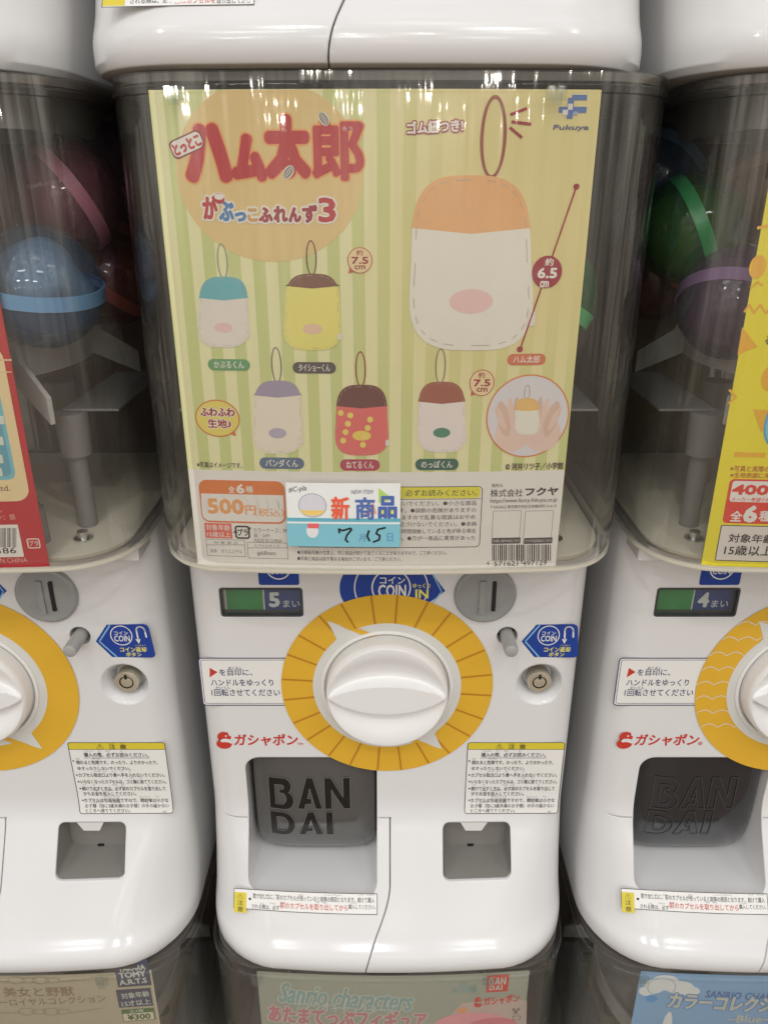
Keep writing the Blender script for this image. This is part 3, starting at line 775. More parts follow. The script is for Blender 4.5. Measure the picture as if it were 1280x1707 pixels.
    fn = add(shared('coin_funnel', 'funnel', lambda: bmm(fun, 'coin_funnel'), t, [M_TRIM]))
    def hl(b): box(b, fx-.0026, fx+.0022, .0060, .0073, bp(795, 1468)[1]+.0008, bp(795, 1468)[1]+.0030)
    shared('drain_slit', 'hole', lambda: bmm(hl, 'drain_slit'), fn, [M_BLACK])
    bpy.data.objects.remove(r)
    for o in made: o.location = (0, -.12, 0)
    return t

for ix, nm in ((-1, 'beside the red poster, leftmost of its row'), (0, ''), (1, '')): pass
machine(0, 0, 'white capsule machine with spoked ochre dial ring, behind the green striped poster', 'spokes', 5, True)
machine(-1, 0, 'white capsule machine with plain ochre dial ring, behind the red poster', 'plain', 5, True)
machine(1, 0, 'white capsule machine with wavy lined dial ring, behind the yellow poster', 'waves', 4, False)
machine(0, 1, 'white capsule machine stacked right above the green striped poster', 'spokes', 5, True)
machine(-1, 1, 'white capsule machine stacked above the red poster machine, cut by the left edge', 'plain', 5, True)
machine(1, 1, 'white capsule machine stacked above the yellow poster machine, cut by the right edge', 'waves', 4, False)
machine(0, -1, 'white capsule machine underneath, behind the pastel pink and mint poster', 'spokes', 5, True)
machine(-1, -1, 'white capsule machine underneath, behind the beige poster with blue boxes', 'plain', 5, True)
machine(1, -1, 'white capsule machine underneath, behind the light blue poster', 'waves', 4, False)

# ------------------------------------------------------------------ posters
def card(surf, x0, z0, x1, z1, m, parent, name='card', th=.0004):
    bm = bmesh.new(); nx, nzz = 40, 8; F, B = [], []
    for j in range(nzz+1):
        z = z0+(z1-z0)*j/nzz
        F.append([bm.verts.new((x0+(x1-x0)*i/nx, surf(x0+(x1-x0)*i/nx, z), z)) for i in range(nx+1)])
        B.append([bm.verts.new((x0+(x1-x0)*i/nx, surf(x0+(x1-x0)*i/nx, z)+th, z)) for i in range(nx+1)])
    for j in range(nzz):
        for i in range(nx):
            bm.faces.new((F[j][i], F[j][i+1], F[j+1][i+1], F[j+1][i])); bm.faces.new((B[j][i], B[j+1][i], B[j+1][i+1], B[j][i+1]))
    for i in range(nx): bm.faces.new((F[0][i], B[0][i], B[0][i+1], F[0][i+1])); bm.faces.new((F[-1][i], F[-1][i+1], B[-1][i+1], B[-1][i]))
    for j in range(nzz): bm.faces.new((F[j][0], F[j+1][0], B[j+1][0], B[j][0])); bm.faces.new((F[j][-1], B[j][-1], B[j+1][-1], F[j+1][-1]))
    return link(name, bm_mesh(bm, name, 40), parent, [m])
def poster_root(ix, row, label):
    t = tag(empty('poster', (PITCHX*ix, -.05, Z_MID+HM*row+.347)), label, 'poster', 'posters in the machine covers')
    return t
def seat_parts(t):
    for o in t.children:
        l = t.location; ix = round(l.x/PITCHX)
        o.location = (0, .05, -.347)
def striped():
    m = bpy.data.materials.new('striped_print'); m.use_nodes = True
    n, l = m.node_tree.nodes, m.node_tree.links; b = n['Principled BSDF']; b.inputs['Roughness'].default_value = .42
    t = n.new('ShaderNodeTexCoord'); s = n.new('ShaderNodeSeparateXYZ'); l.new(t.outputs['Object'], s.inputs[0])
    q = n.new('ShaderNodeMath'); q.operation = 'MULTIPLY'; q.inputs[1].default_value = 2*PI/.0128
    w = n.new('ShaderNodeMath'); w.operation = 'SINE'; g = n.new('ShaderNodeMapRange'); g.inputs[1].default_value = -.15; g.inputs[2].default_value = .15
    l.new(s.outputs['X'], q.inputs[0]); l.new(q.outputs[0], w.inputs[0]); l.new(w.outputs[0], g.inputs[0])
    mx = n.new('ShaderNodeMix'); mx.data_type = 'RGBA'
    C = lambda r, gg, bb: (*[min(.85, lin(c)*1.22) for c in (r, gg, bb)], 1)
    mx.inputs['A'].default_value = C(190, 195, 130); mx.inputs['B'].default_value = C(216, 213, 166); l.new(g.outputs[0], mx.inputs['Factor'])
    # printed wash of warm tan over the top right
    def lin_node(out, a, b_):
        r = n.new('ShaderNodeMapRange'); r.interpolation_type = 'SMOOTHSTEP'; r.inputs[1].default_value = a; r.inputs[2].default_value = b_; l.new(out, r.inputs[0]); return r.outputs[0]
    fx = lin_node(s.outputs['X'], -.035, .045); fz = lin_node(s.outputs['Z'], .395, .52)
    fx2 = lin_node(s.outputs['X'], .125, .075)
    mu = n.new('ShaderNodeMath'); mu.operation = 'MULTIPLY'; l.new(fx, mu.inputs[0]); l.new(fz, mu.inputs[1])
    mu2 = n.new('ShaderNodeMath'); mu2.operation = 'MULTIPLY'; l.new(mu.outputs[0], mu2.inputs[0]); mu2.inputs[1].default_value = .9
    mx2 = n.new('ShaderNodeMix'); mx2.data_type = 'RGBA'; mx2.inputs['B'].default_value = C(212, 197, 138)
    l.new(mx.outputs['Result'], mx2.inputs['A']); l.new(mu2.outputs[0], mx2.inputs['Factor']); l.new(mx2.outputs['Result'], b.inputs['Base Color'])
    return m

def pouch(s, cx, cy, w, h, body, band, f=.33, accent=None, cord=ink(120, 120, 95), loop=(0, 60, 18), lw=2.4, L=4):
    """plain soft pouch charm with a cord loop"""
    dx, lh, lwid = loop
    s.ering(cx+dx, cy-h/2-lh/2+4, lwid/2, lh/2, lw, cord, L, 28)
    pts = []
    for i in range(48):
        t = 2*PI*i/48; c_, s_ = math.cos(t), math.sin(t)
        u = math.copysign(abs(c_)**.62, c_)*w/2; v = math.copysign(abs(s_)**.62, s_)*h/2
        u *= .97+.06*(v/h*2)-.035*math.cos(v/h*2*PI*.9); pts.append((cx+u, cy+v))
    s.polypx(pts, body, L+1)
    yb = cy-h/2+h*f
    top = [p for p in pts if p[1] < yb]
    # band across the top, in order along the outline
    top = sorted(top, key=lambda p: math.atan2(p[1]-cy, p[0]-cx))
    s.polypx(top+[(cx+w*.47, yb), (cx, yb+h*.035), (cx-w*.47, yb)], band, L+2)
    if accent: s.ell(cx, cy+h*.22, w*.17, h*.07, accent, L+3, 24)
    for i in range(0, 48):                         # stitched seam just inside the edge
        p, q = pts[i], pts[(i+1) % 48]; f2 = lambda a: (cx+(a[0]-cx)*.93, cy+(a[1]-cy)*.945)
        a, b = f2(p), f2(q)
        if i % 2: s.line([a, b], max(.5, w*.006), ink(176, 158, 142), L+3)
    s.rrect((cx+w*.43, cy+h*.28, cx+w*.50, cy+h*.36), .5, ink(214, 206, 196), L+3)

def fukuya(s, L=3):
    BLU = ink(88, 112, 168)
    s.rrect((953, 158, 978, 167), .5, BLU, L); s.rrect((945, 163, 955, 198), .5, BLU, L); s.rrect((931, 178, 977, 188), .5, BLU, L)
    s.rrect((946, 173, 954, 183), .3, WHITE, L+1); s.rrect((937, 183, 946, 192), .3, WHITE, L+1); s.rrect((955, 186, 962, 192), .3, ink(150, 165, 195), L+1)
    s.text('Fukuya', (921, 208, 981, 219), ink(96, 100, 128), L, .05, shear=.1)

def main_poster():
    t = poster_root(0, 0, 'green striped poster with red title lettering and plain plush pouches, centre cover')
    S = Sheet(poster_surf, 0, Z_MID, maxedge=.009, eps=.0001, dl=.00005)
    x0, z0 = S.P(296, 700)[0], S.P(620, 951)[1]; x1, z1 = S.P(972, 520)[0], S.P(625, 148)[1]
    x0 = (S.P(247, 200)[0]+S.P(314, 740)[0])/2; x1 = (S.P(998, 200)[0]+S.P(945, 740)[0])/2
    card(poster_surf, x0, z0, x1, z1, striped(), t)
    s = S
    zb = s.P(625, 787)[1]
    bow = [(x0+.0003+(x1-x0-.0006)*i/20, zb-.0025*(1-((i-10)/10)**2)*0) for i in range(21)]
    s.poly([(x0+.0002, z0+.0002), (x1-.0002, z0+.0002)]+bow[::-1], PAPER, 1)
    # tan disc behind the title
    TAN = ink(211, 184, 126)
    cx, cz = s.P(449, 290); k = s.k(449, 290); pts = []
    for i in range(72):
        a = 2*PI*i/72; z = cz+139*k*math.sin(a); pts.append((cx+156*k*math.cos(a), min(z, z1-.0003)))
    s.poly(pts, TAN, 1)
    TR = ink(176, 44, 52); TO = ink(222, 150, 84); DK = ink(120, 34, 40)
    for ch, b, fr in (('ハ', (306, 204, 387, 306), 8), ('ム', (385, 222, 445, 304), 6.5), ('太', (440, 190, 518, 299), 6.5), ('郎', (519, 195, 607, 302), 3.6)):
        s.fat(ch, b, TR, 4, fr, out=TO, outw=2.6)
    s.text('た', (469, 213, 478, 219), WHITE, 5, .0); s.text('ろう', (570, 211, 588, 218), WHITE, 5, 0)
    for cx_, cy_, rt in ((540, 198, -35), (481, 287, 40)):
        s.ell(cx_, cy_, 8, 13, ink(205, 200, 190), 6, rot=-rt); s.ell(cx_, cy_, 5.5, 12, ink(120, 112, 100), 7, rot=-rt); s.ell(cx_, cy_, 2.6, 11, ink(200, 195, 185), 8, rot=-rt); s.ell(cx_, cy_, .9, 10, ink(110, 102, 92), 9, rot=-rt)
    # tilted name plate
    q = s.R((283, 222, 341, 260)); c_, s_ = math.cos(math.radians(21)), math.sin(math.radians(21)); mx_, mz_ = (q[0]+q[2])/2, (q[1]+q[3])/2
    for g, m, L in ((0, DK, 5), (.0007, WHITE, 6)):
        hw, hh = (q[2]-q[0])/2-g, (q[3]-q[1])/2*.86-g
        s.poly([(mx_+u*c_-v*s_, mz_+u*s_+v*c_) for u, v in rr(-hw, -hh, hw, hh, .0025)], m, L)
    s.fat('とっとこ', (287, 231, 337, 252), TR, 7, 1.2, rot=21)
    MR = ink(150, 36, 54); W2 = ink(222, 214, 205)
    x = 338
    for ch, w_, c, h0, h1 in (('が', 30, TR, 322, 366), ('ぶ', 30, ink(70, 120, 170), 332, 369), ('っ', 24, ink(70, 120, 170), 350, 370), ('こ', 22, ink(196, 150, 90), 344, 370), ('ふ', 28, MR, 342, 371), ('れ', 28, MR, 340, 371), ('ん', 26, MR, 342, 371), ('ず', 30, MR, 338, 372), ('3', 34, TR, 326, 371)):
        s.fat(ch, (x, h0+3, x+w_-4, h1), c, 6, 1.7, out=W2, outw=3.0); x += w_-3.2
    s.ell(366, 331, 10.5, 10.5, W2, 6); s.ell(366, 331, 9, 9, TR, 7); s.ell(366, 328, 8, 5, W2, 8)
    fukuya(s)
    s.fat('ゴム紐つき!', (678, 200, 772, 222), W2, 5, .8, rot=3, out=MR, outw=2.0)
    # big plain pouch
    CORD = ink(146, 76, 60)
    s.ering(822, 228, 22, 70, 5.5, CORD, 4, 40)
    for a, b in (((851, 191), (877, 181)), ((853, 203), (884, 207)), ((850, 213), (869, 229))): s.line([a, b], 4.5, MR, 4)
    pouch(s, 785, 438, 214, 292, ink(226, 214, 202), ink(222, 166, 112), .30, ink(220, 184, 178), cord=CORD, loop=(37, 1, 1), lw=.3)
    s.line([(960, 311), (866, 583)], 2.6, MR, 8); s.ell(960, 311, 5, 5, MR, 8); s.ell(866, 582, 5, 5, MR, 8)
    s.ell(911, 453, 25, 27, MR, 9); s.text('約', (908, 430, 922, 443), W2, 10, .03); s.text('6.5', (895, 446, 928, 464), W2, 10, .05); s.text('cm', (899, 468, 914, 479), W2, 10, .03)
    small = [(373, 520, 88, 118, (214, 206, 196), (96, 168, 176), .30, (218, 182, 178), (140, 156, 128)), (521, 520, 98, 128, (222, 210, 116), (120, 80, 66), .16, (222, 186, 158), (112, 76, 60)),
             (463, 695, 86, 122, (218, 208, 190), (150, 140, 160), .20, (168, 160, 178), (128, 122, 112)), (603, 700, 92, 118, (212, 100, 96), (98, 54, 50), .30, (226, 190, 90), (150, 62, 62)), (736, 695, 84, 118, (222, 208, 202), (150, 84, 66), .28, (70, 126, 100), (136, 130, 100))]
    for cx_, cy_, w_, h_, b_, n_, f_, a_, c_ in small: pouch(s, cx_, cy_, w_, h_, ink(*b_), ink(*n_), f_, ink(*a_), ink(*c_), (-2, 60, 18))
    for i in range(9): s.ell(603+((i*37) % 70)-35, 700+((i*53) % 60)-12, 5, 5, ink(226, 200, 100), 9, 14)
    def pill(tx, cx_, cy_, w_, c):
        s.rrect((cx_-w_/2, cy_-9.5, cx_+w_/2, cy_+9.5), 9.5, ink(*c), 4); s.text(tx, (cx_-w_/2+10, cy_-6.5, cx_+w_/2-10, cy_+6), W2, 5, .015)
    pill('かぶるくん', 382, 608, 70, (96, 148, 98)); pill('タイショーくん', 524, 613, 72, (78, 72, 72)); pill('ハム太郎', 877, 599, 64, (196, 110, 76))
    pill('パンダくん', 470, 772, 74, (84, 104, 128)); pill('ねてるくん', 600, 775, 66, (168, 56, 78)); pill('のっぽくん', 728, 774, 72, (46, 92, 78))
    for cx_, cy_ in ((600, 434), (803, 638)):
        s.ell(cx_, cy_, 21, 22, ink(180, 84, 70), 4); s.ell(cx_, cy_, 19.5, 20.5, ink(226, 196, 150), 5)
        s.polypx([(cx_-17, cy_+10), (cx_-19, cy_+22), (cx_-6, cy_+18)], ink(180, 84, 70), 3)
        s.text('約', (cx_-6, cy_-18, cx_+5, cy_-8), MR, 6, .02); s.text('7.5', (cx_-14, cy_-6, cx_+14, cy_+6), MR, 6, .04); s.text('cm', (cx_-9, cy_+8, cx_+9, cy_+15), MR, 6, .03)
    s.ell(363, 697, 37, 31, ink(196, 112, 56), 4); s.ell(363, 697, 35, 29, ink(214, 196, 96), 5); s.polypx([(374, 720), (394, 727), (390, 712)], ink(196, 112, 56), 3)
    s.fat('ふわふわ', (334, 679, 392, 694), MR, 7, .7, out=W2, outw=1.3); s.fat('生地♪', (347, 698, 386, 713), MR, 7, .5, out=W2, outw=1.2)
    s.text('※写真はイメージです。', (329, 770, 404, 780), TXT, 4, .01)
    s.text('© 河井リツ子／小学館', (842, 771, 938, 783), ink(80, 62, 52), 4, .03)
    # inset photo: cupped hands round a plain pouch
    s.ell(879, 693, 69, 69, ink(206, 128, 78), 4, 64); s.ell(879, 693, 66.5, 66.5, ink(206, 202, 206), 5, 64)
    SK, SK2 = ink(216, 188, 174), ink(206, 174, 158)
    for sg in (-1, 1):
        s.ell(879+sg*24, 722, 30, 30, SK, 6, rot=sg*20); s.ell(879+sg*40, 698, 10, 30, SK2, 7, rot=-sg*14)
        for i in range(4): s.ell(879+sg*(18+9*i), 688-3*(i == 1)+3*i, 5.2, 27-2*i, SK if i % 2 else SK2, 7, rot=-sg*(4+7*i))
    pouch(s, 878, 694, 44, 62, ink(226, 214, 200), ink(220, 178, 106), .32, None, ink(170, 150, 120), (0, 26, 10), 1.2, 8)
    # bottom print
    OR = ink(208, 116, 58); ORL = ink(222, 152, 92)
    s.rrect((334, 801, 476, 872), 14, OR, 2); s.rrect((337, 825, 473, 869), 11, PAPER, 3); s.rrect((337, 824, 473, 850), 1, PAPER, 3)
    s.text('全', (381, 810, 392, 821), W2, 4, .02); s.text('6', (394, 806.5, 408, 822.5), W2, 4, .05); s.text('種', (410, 810, 422, 821), W2, 4, .02)
    s.fat('500', (346, 831, 407, 857), ORL, 4, 1.5); s.text('円', (409, 842, 427, 858), ORL, 4, .03); s.text('（税込）', (424, 847, 474, 861), ORL, 4, .015)
    RB = ink(212, 98, 84)
    s.rrect((342, 872, 387, 897), .5, RB, 2); s.text('対象年齢', (344, 874, 384, 884), W2, 4, .012); s.text('15歳以上', (346, 886, 385, 895), W2, 4, .012)
    s.rframe((392, 876, 417, 898), 5, 3, TXT, 3); s.text('プラ', (396, 881, 414, 893), TXT, 4, .03)
    for a in ((389, 888, 397, 882), (412, 879, 419, 886)): s.polypx([(a[0], a[1]), (a[2], a[1]), ((a[0]+a[2])/2, a[3])], TXT, 4)
    GR = ink(110, 106, 104)
    s.text('カラーケース：PP', (423, 880, 479, 888), GR, 4, .0); s.text('袋：OPP', (423, 889, 450, 896), GR, 4, 0); s.text('MADE IN CHINA', (424, 898, 470, 904), GR, 4, 0)
    for b in ((345, 899, 409, 927), (413, 904, 480, 931)):
        s.rframe(b, .3, .8, GR, 3); s.line([(b[0], b[1]+9), (b[2], b[1]+9)], .8, GR, 3)
    s.text('材 質 表 示', (357, 902, 397, 907), GR, 4, 0); s.text('本体　ポリエステル', (351, 915, 404, 922), GR, 4, 0)
    s.text('カプセルサイズ', (424, 907, 466, 912), GR, 4, 0); s.text('φ68mm', (429, 918, 460, 927), GR, 4, .005)
    BK = ink(74, 70, 70)
    s.rframe((490, 811, 802, 913), 8, 1.3, BK, 3); s.rrect((491.5, 812, 800.5, 831), 7, ink(214, 206, 62), 2); s.line([(491, 831), (801, 831)], 1, BK, 3)
    s.text('保護者のお客様へ　必ずお読みください。', (560, 816, 795, 827), BK, 4, .005)
    ln = ['●お子様には絶対に与えないでください。●小さな部品', '●窒息などの危険があります。●誤飲の危険がありますの', '●破損や故障の原因となりますので乱暴な取扱はおやめ', '●可燃物なので、火気には近づけないでください。●本商', '●色移りにご注意ください。長時間接触していると色が移る場合', '●袋はすぐに捨ててください。●万が一商品に異常があった']
    for i, tx in enumerate(ln): s.text(tx, (555, 835+11.6*i, 794-(i % 3), 843+11.6*i), BK, 4, .003)
    s.text('●自動販売機の性質上、同じ商品が続けて出てくることがありますので、ご了承ください。', (496, 918, 744, 925), BK, 4, .005)
    s.text('●写真と商品は若干異なる場合がございます。ご了承ください。', (496, 928, 669, 935), BK, 4, .005)
    s.text('発売元', (819, 806, 838, 812), BK, 4, .005); s.text('株式会社', (817, 815, 871, 828), BK, 4, .015); s.text('フクヤ', (875, 812, 930, 826), BK, 4, .06)
    s.text('https://www.fancy-fukuya.co.jp', (817, 830, 928, 839), BK, 4, .005); s.text('〒103-0023 東京都中央区日本橋本町1-5-4-10', (817, 841, 927, 847), BK, 4, .003)
    for b, tx in (((820, 851, 867, 906), 'お問い合わせはこちら'), ((873, 851, 920, 906), 'フクヤ公式Xはこちら')):
        s.rframe(b, 2, .7, GR, 3); s.rrect((b[0], 896, b[2], 906), .5, BK, 4); s.text(tx, (b[0]+2, 898.5, b[2]-2, 903.5), W2, 5, .0)
    random.seed(3); x = 820
    while x < 917:
        w_ = random.choice((.9, 1.6, 2.4)); g = random.choice((.9, 1.3, 2))
        s.line([(x, 908), (x, 934 if not (866 < x < 870) else 937)], w_, BK, 4); x += w_+g
    s.text('4', (811, 935, 815, 942), BK, 4, .01); s.text('571621', (823, 935, 863, 943), BK, 5, .01); s.text('497129', (870, 934, 911, 942), BK, 5, .01)
    s.build('print', t); seat_parts(t)
    # dated paper slip on the outside of the cover
    S2 = Sheet(cover_surf, 0, Z_MID, maxedge=.012, eps=.0003, dl=.00006)
    t2 = tag(empty('paper_slip', (0, -.056, Z_MID+.36)), 'small white and teal date slip stuck over the green striped poster', 'date slip')
    s = S2; b = (479, 805, 667, 911)
    SL, TE, TE2 = ink(212, 214, 212), ink(118, 176, 190), ink(92, 160, 178)
    s.rrect(b, .3, SL, 1); s.rrect((479, 867, 667, 911), .3, TE, 2); s.rrect((479, 863.5, 667, 868.5), .2, TE2, 3); s.rrect((479, 870, 667, 873), .2, SL, 3)
    s.text('#C-pla', (481, 810, 511, 821), BK, 4, .005, shear=.25, rot=8)
    s.ering(521, 842, 23.5, 20, 1.2, ink(140, 140, 150), 3); s.ell(521, 842, 22.5, 19, ink(196, 194, 200), 3); s.ell(521, 850, 20, 9, ink(222, 188, 108), 4, a0=180, a1=360)
    s.ell(521, 885, 10, 11, ink(206, 206, 206), 4); s.rrect((513, 872, 532, 880), 2, ink(208, 96, 98), 5)
    s.polypx([(631, 813), (631, 838), (656, 832)], ink(166, 196, 96), 3); s.polypx([(622, 836), (628, 856), (606, 858)], ink(222, 150, 110), 3); s.rrect((634, 845, 662, 862), 1, ink(214, 208, 96), 3)
    s.text('NEW ITEM', (585, 816, 622, 823), ink(120, 120, 130), 4, .01, shear=.2)
    s.fat('新', (552, 827, 583, 866), ink(212, 92, 66), 5, 1.2); s.fat('商', (592, 828, 625, 866), ink(80, 104, 160), 5, 1.2); s.fat('品', (630, 826, 662, 864), ink(72, 96, 160), 5, 1.6)
    HW = mat('marker_black', (.012, .014, .016), .4, noise=.1)
    s.line([(566, 888), (565, 881), (571, 884), (584, 880), (586, 882), (578, 892), (576, 899), (580, 903)], 3.2, HW, 5)
    s.line([(615, 884), (612, 893), (616, 901)], 3.4, HW, 5); s.line([(642, 879), (630, 882), (627, 889), (633, 892), (632, 899), (622, 903)], 3.2, HW, 5)
    s.text('月', (598, 890, 609, 902), ink(84, 130, 170), 4, .005); s.text('日', (645, 888, 655, 902), ink(84, 130, 170), 4, .005)
    s.build('slip', t2)
    for o in t2.children: o.location = (0, .056, -.36)
main_poster()

def left_poster():
    t = poster_root(-1, 0, 'red poster with a cream panel and barcode, cut by the left edge')
    mx = -PITCHX; s = Sheet(poster_surf, mx, Z_MID, maxedge=.009, eps=.0001)
    x1 = s.P(45, 740)[0]; z1 = s.P(-60, 190)[1]; z0 = s.P(20, 953)[1]
    RD = ink(176, 34, 44); CRM = ink(222, 196, 150); TEAL = ink(110, 176, 190)
    card(poster_surf, x1-.19, z0, x1, z1, RD, t)
    zc = s.P(0, 836)[1]; xc = s.P(38, 760)[0]; zt = s.P(0, 575)[1]
    s.poly(rr(x1-.18, zc, xc, zt, .008), CRM, 1)
    zz = s.P(0, 800)[1]; xt = s.P(17, 740)[0]; z2 = s.P(0, 640)[1]
    s.poly(rr(x1-.17, zz, xt, z2, .005), TEAL, 2); s.poly(rr(x1-.168, zz+.002, xt-.002, z2-.002, .004), ink(92, 150, 166), 3)
    for i, y in enumerate((700, 735, 765, 787)): s.rrect((-30, y-7, 8-i, y+7), 2, ink(200, 204, 190), 4)
    s.line([(-120, 600), (20, 600)], 3, ink(208, 180, 136), 2); s.line([(-120, 620), (20, 620)], 2, ink(208, 180, 136), 2)
    s.text('Co., Ltd.', (-38, 809, 18, 820), ink(120, 90, 70), 3, .01)
    s.text('本体 ポリエステル ん', (-90, 845, 4, 855), ink(216, 160, 150), 3, 0); s.text('チェーン：鉄', (-38, 857, 27, 867), ink(216, 160, 150), 3, 0)
    s.rrect((-55, 875, 36, 929), 1, PAPER, 2)
    random.seed(5); x = -50
    while x < 28: w_ = random.choice((1, 1.8, 2.6)); s.line([(x, 880), (x, 912)], w_, TXT, 3); x += w_+random.choice((1.2, 2))
    s.text('497386', (-44, 913, 28, 923), TXT, 3, .01)
    s.rframe((46, 897, 68, 914), 4, 2.4, ink(222, 190, 180), 3); s.text('プラ', (49, 901, 65, 910), ink(222, 190, 180), 3, .02)
    s.text('MADE IN CHINA', (-34, 930, 47, 938), ink(216, 160, 150), 3, 0)
    s.build('print', t); seat_parts(t)
left_poster()
def right_poster():
    t = poster_root(1, 0, 'bright yellow poster with red 400 price box, cut by the right edge')
    mx = PITCHX; s = Sheet(poster_surf, mx, Z_MID, maxedge=.009, eps=.0001)
    x0 = s.P(1229, 600)[0]; z1 = s.P(1300, 190)[1]; z0 = s.P(1230, 953)[1]
    Y = ink(232, 204, 40); O = ink(226, 164, 44); R_ = ink(206, 58, 44)
    card(poster_surf, x0, z0, x0+.19, z1, Y, t)
    zig = [(1240, 520), (1248, 508), (1256, 522), (1266, 508), (1276, 522), (1288, 508), (1300, 520)]
    s.line(zig, 4, O, 1); s.ell(1262, 445, 14, 20, O, 1); s.polypx([(1236, 545), (1262, 578), (1228, 592)], O, 1); s.ell(1284, 630, 16, 22, O, 1); s.line([(1215, 650), (1226, 662), (1214, 672)], 4, O, 1)
    s.rrect((1223, 754, 1275, 762), .5, O, 1); s.polypx([(1254, 682), (1290, 684), (1268, 722)], O, 1); s.line([(1262, 380), (1300, 372)], 5, O, 1); s.line([(1250, 480), (1262, 470), (1270, 476)], 4, O, 1)
    s.ell(1300, 705, 27, 42, ink(70, 156, 196), 2); s.ell(1300, 705, 24, 38, ink(120, 190, 214), 3)
    s.text('る', (1274, 560, 1286, 574), TXT, 3, .02)
    s.text('※写真と実際の商品とは異なる', (1216, 777, 1352, 787), ink(176, 90, 50), 3, .01); s.text('※生地表面に見られる', (1216, 788, 1312, 797), ink(176, 90, 50), 3, .01)
    s.rrect((1209, 800, 1400, 874), 8, R_, 2); s.rrect((1217, 803, 1390, 838), 5, PAPER, 3)
    s.fat('400円', (1219, 806, 1318, 827), R_, 4, 1.5); s.text('メーカー希望小売価格', (1218, 829, 1300, 836), R_, 4, .02)
    s.text('全', (1216, 851, 1236, 869), PAPER, 4, .03); s.fat('6', (1238, 842, 1262, 871), PAPER, 4, 2.2); s.text('種', (1264, 851, 1286, 869), PAPER, 4, .03)
    s.rrect((1195, 877, 1400, 937), 2, ink(205, 199, 192), 2); s.rframe((1195, 877, 1400, 937), 2, 1.5, TXT, 3)
    s.text('対象年齢', (1213, 890, 1290, 905), TXT, 4, .025); s.text('15歳以上', (1206, 909, 1287, 926), TXT, 4, .025)
    s.build('print', t); seat_parts(t)
right_poster()

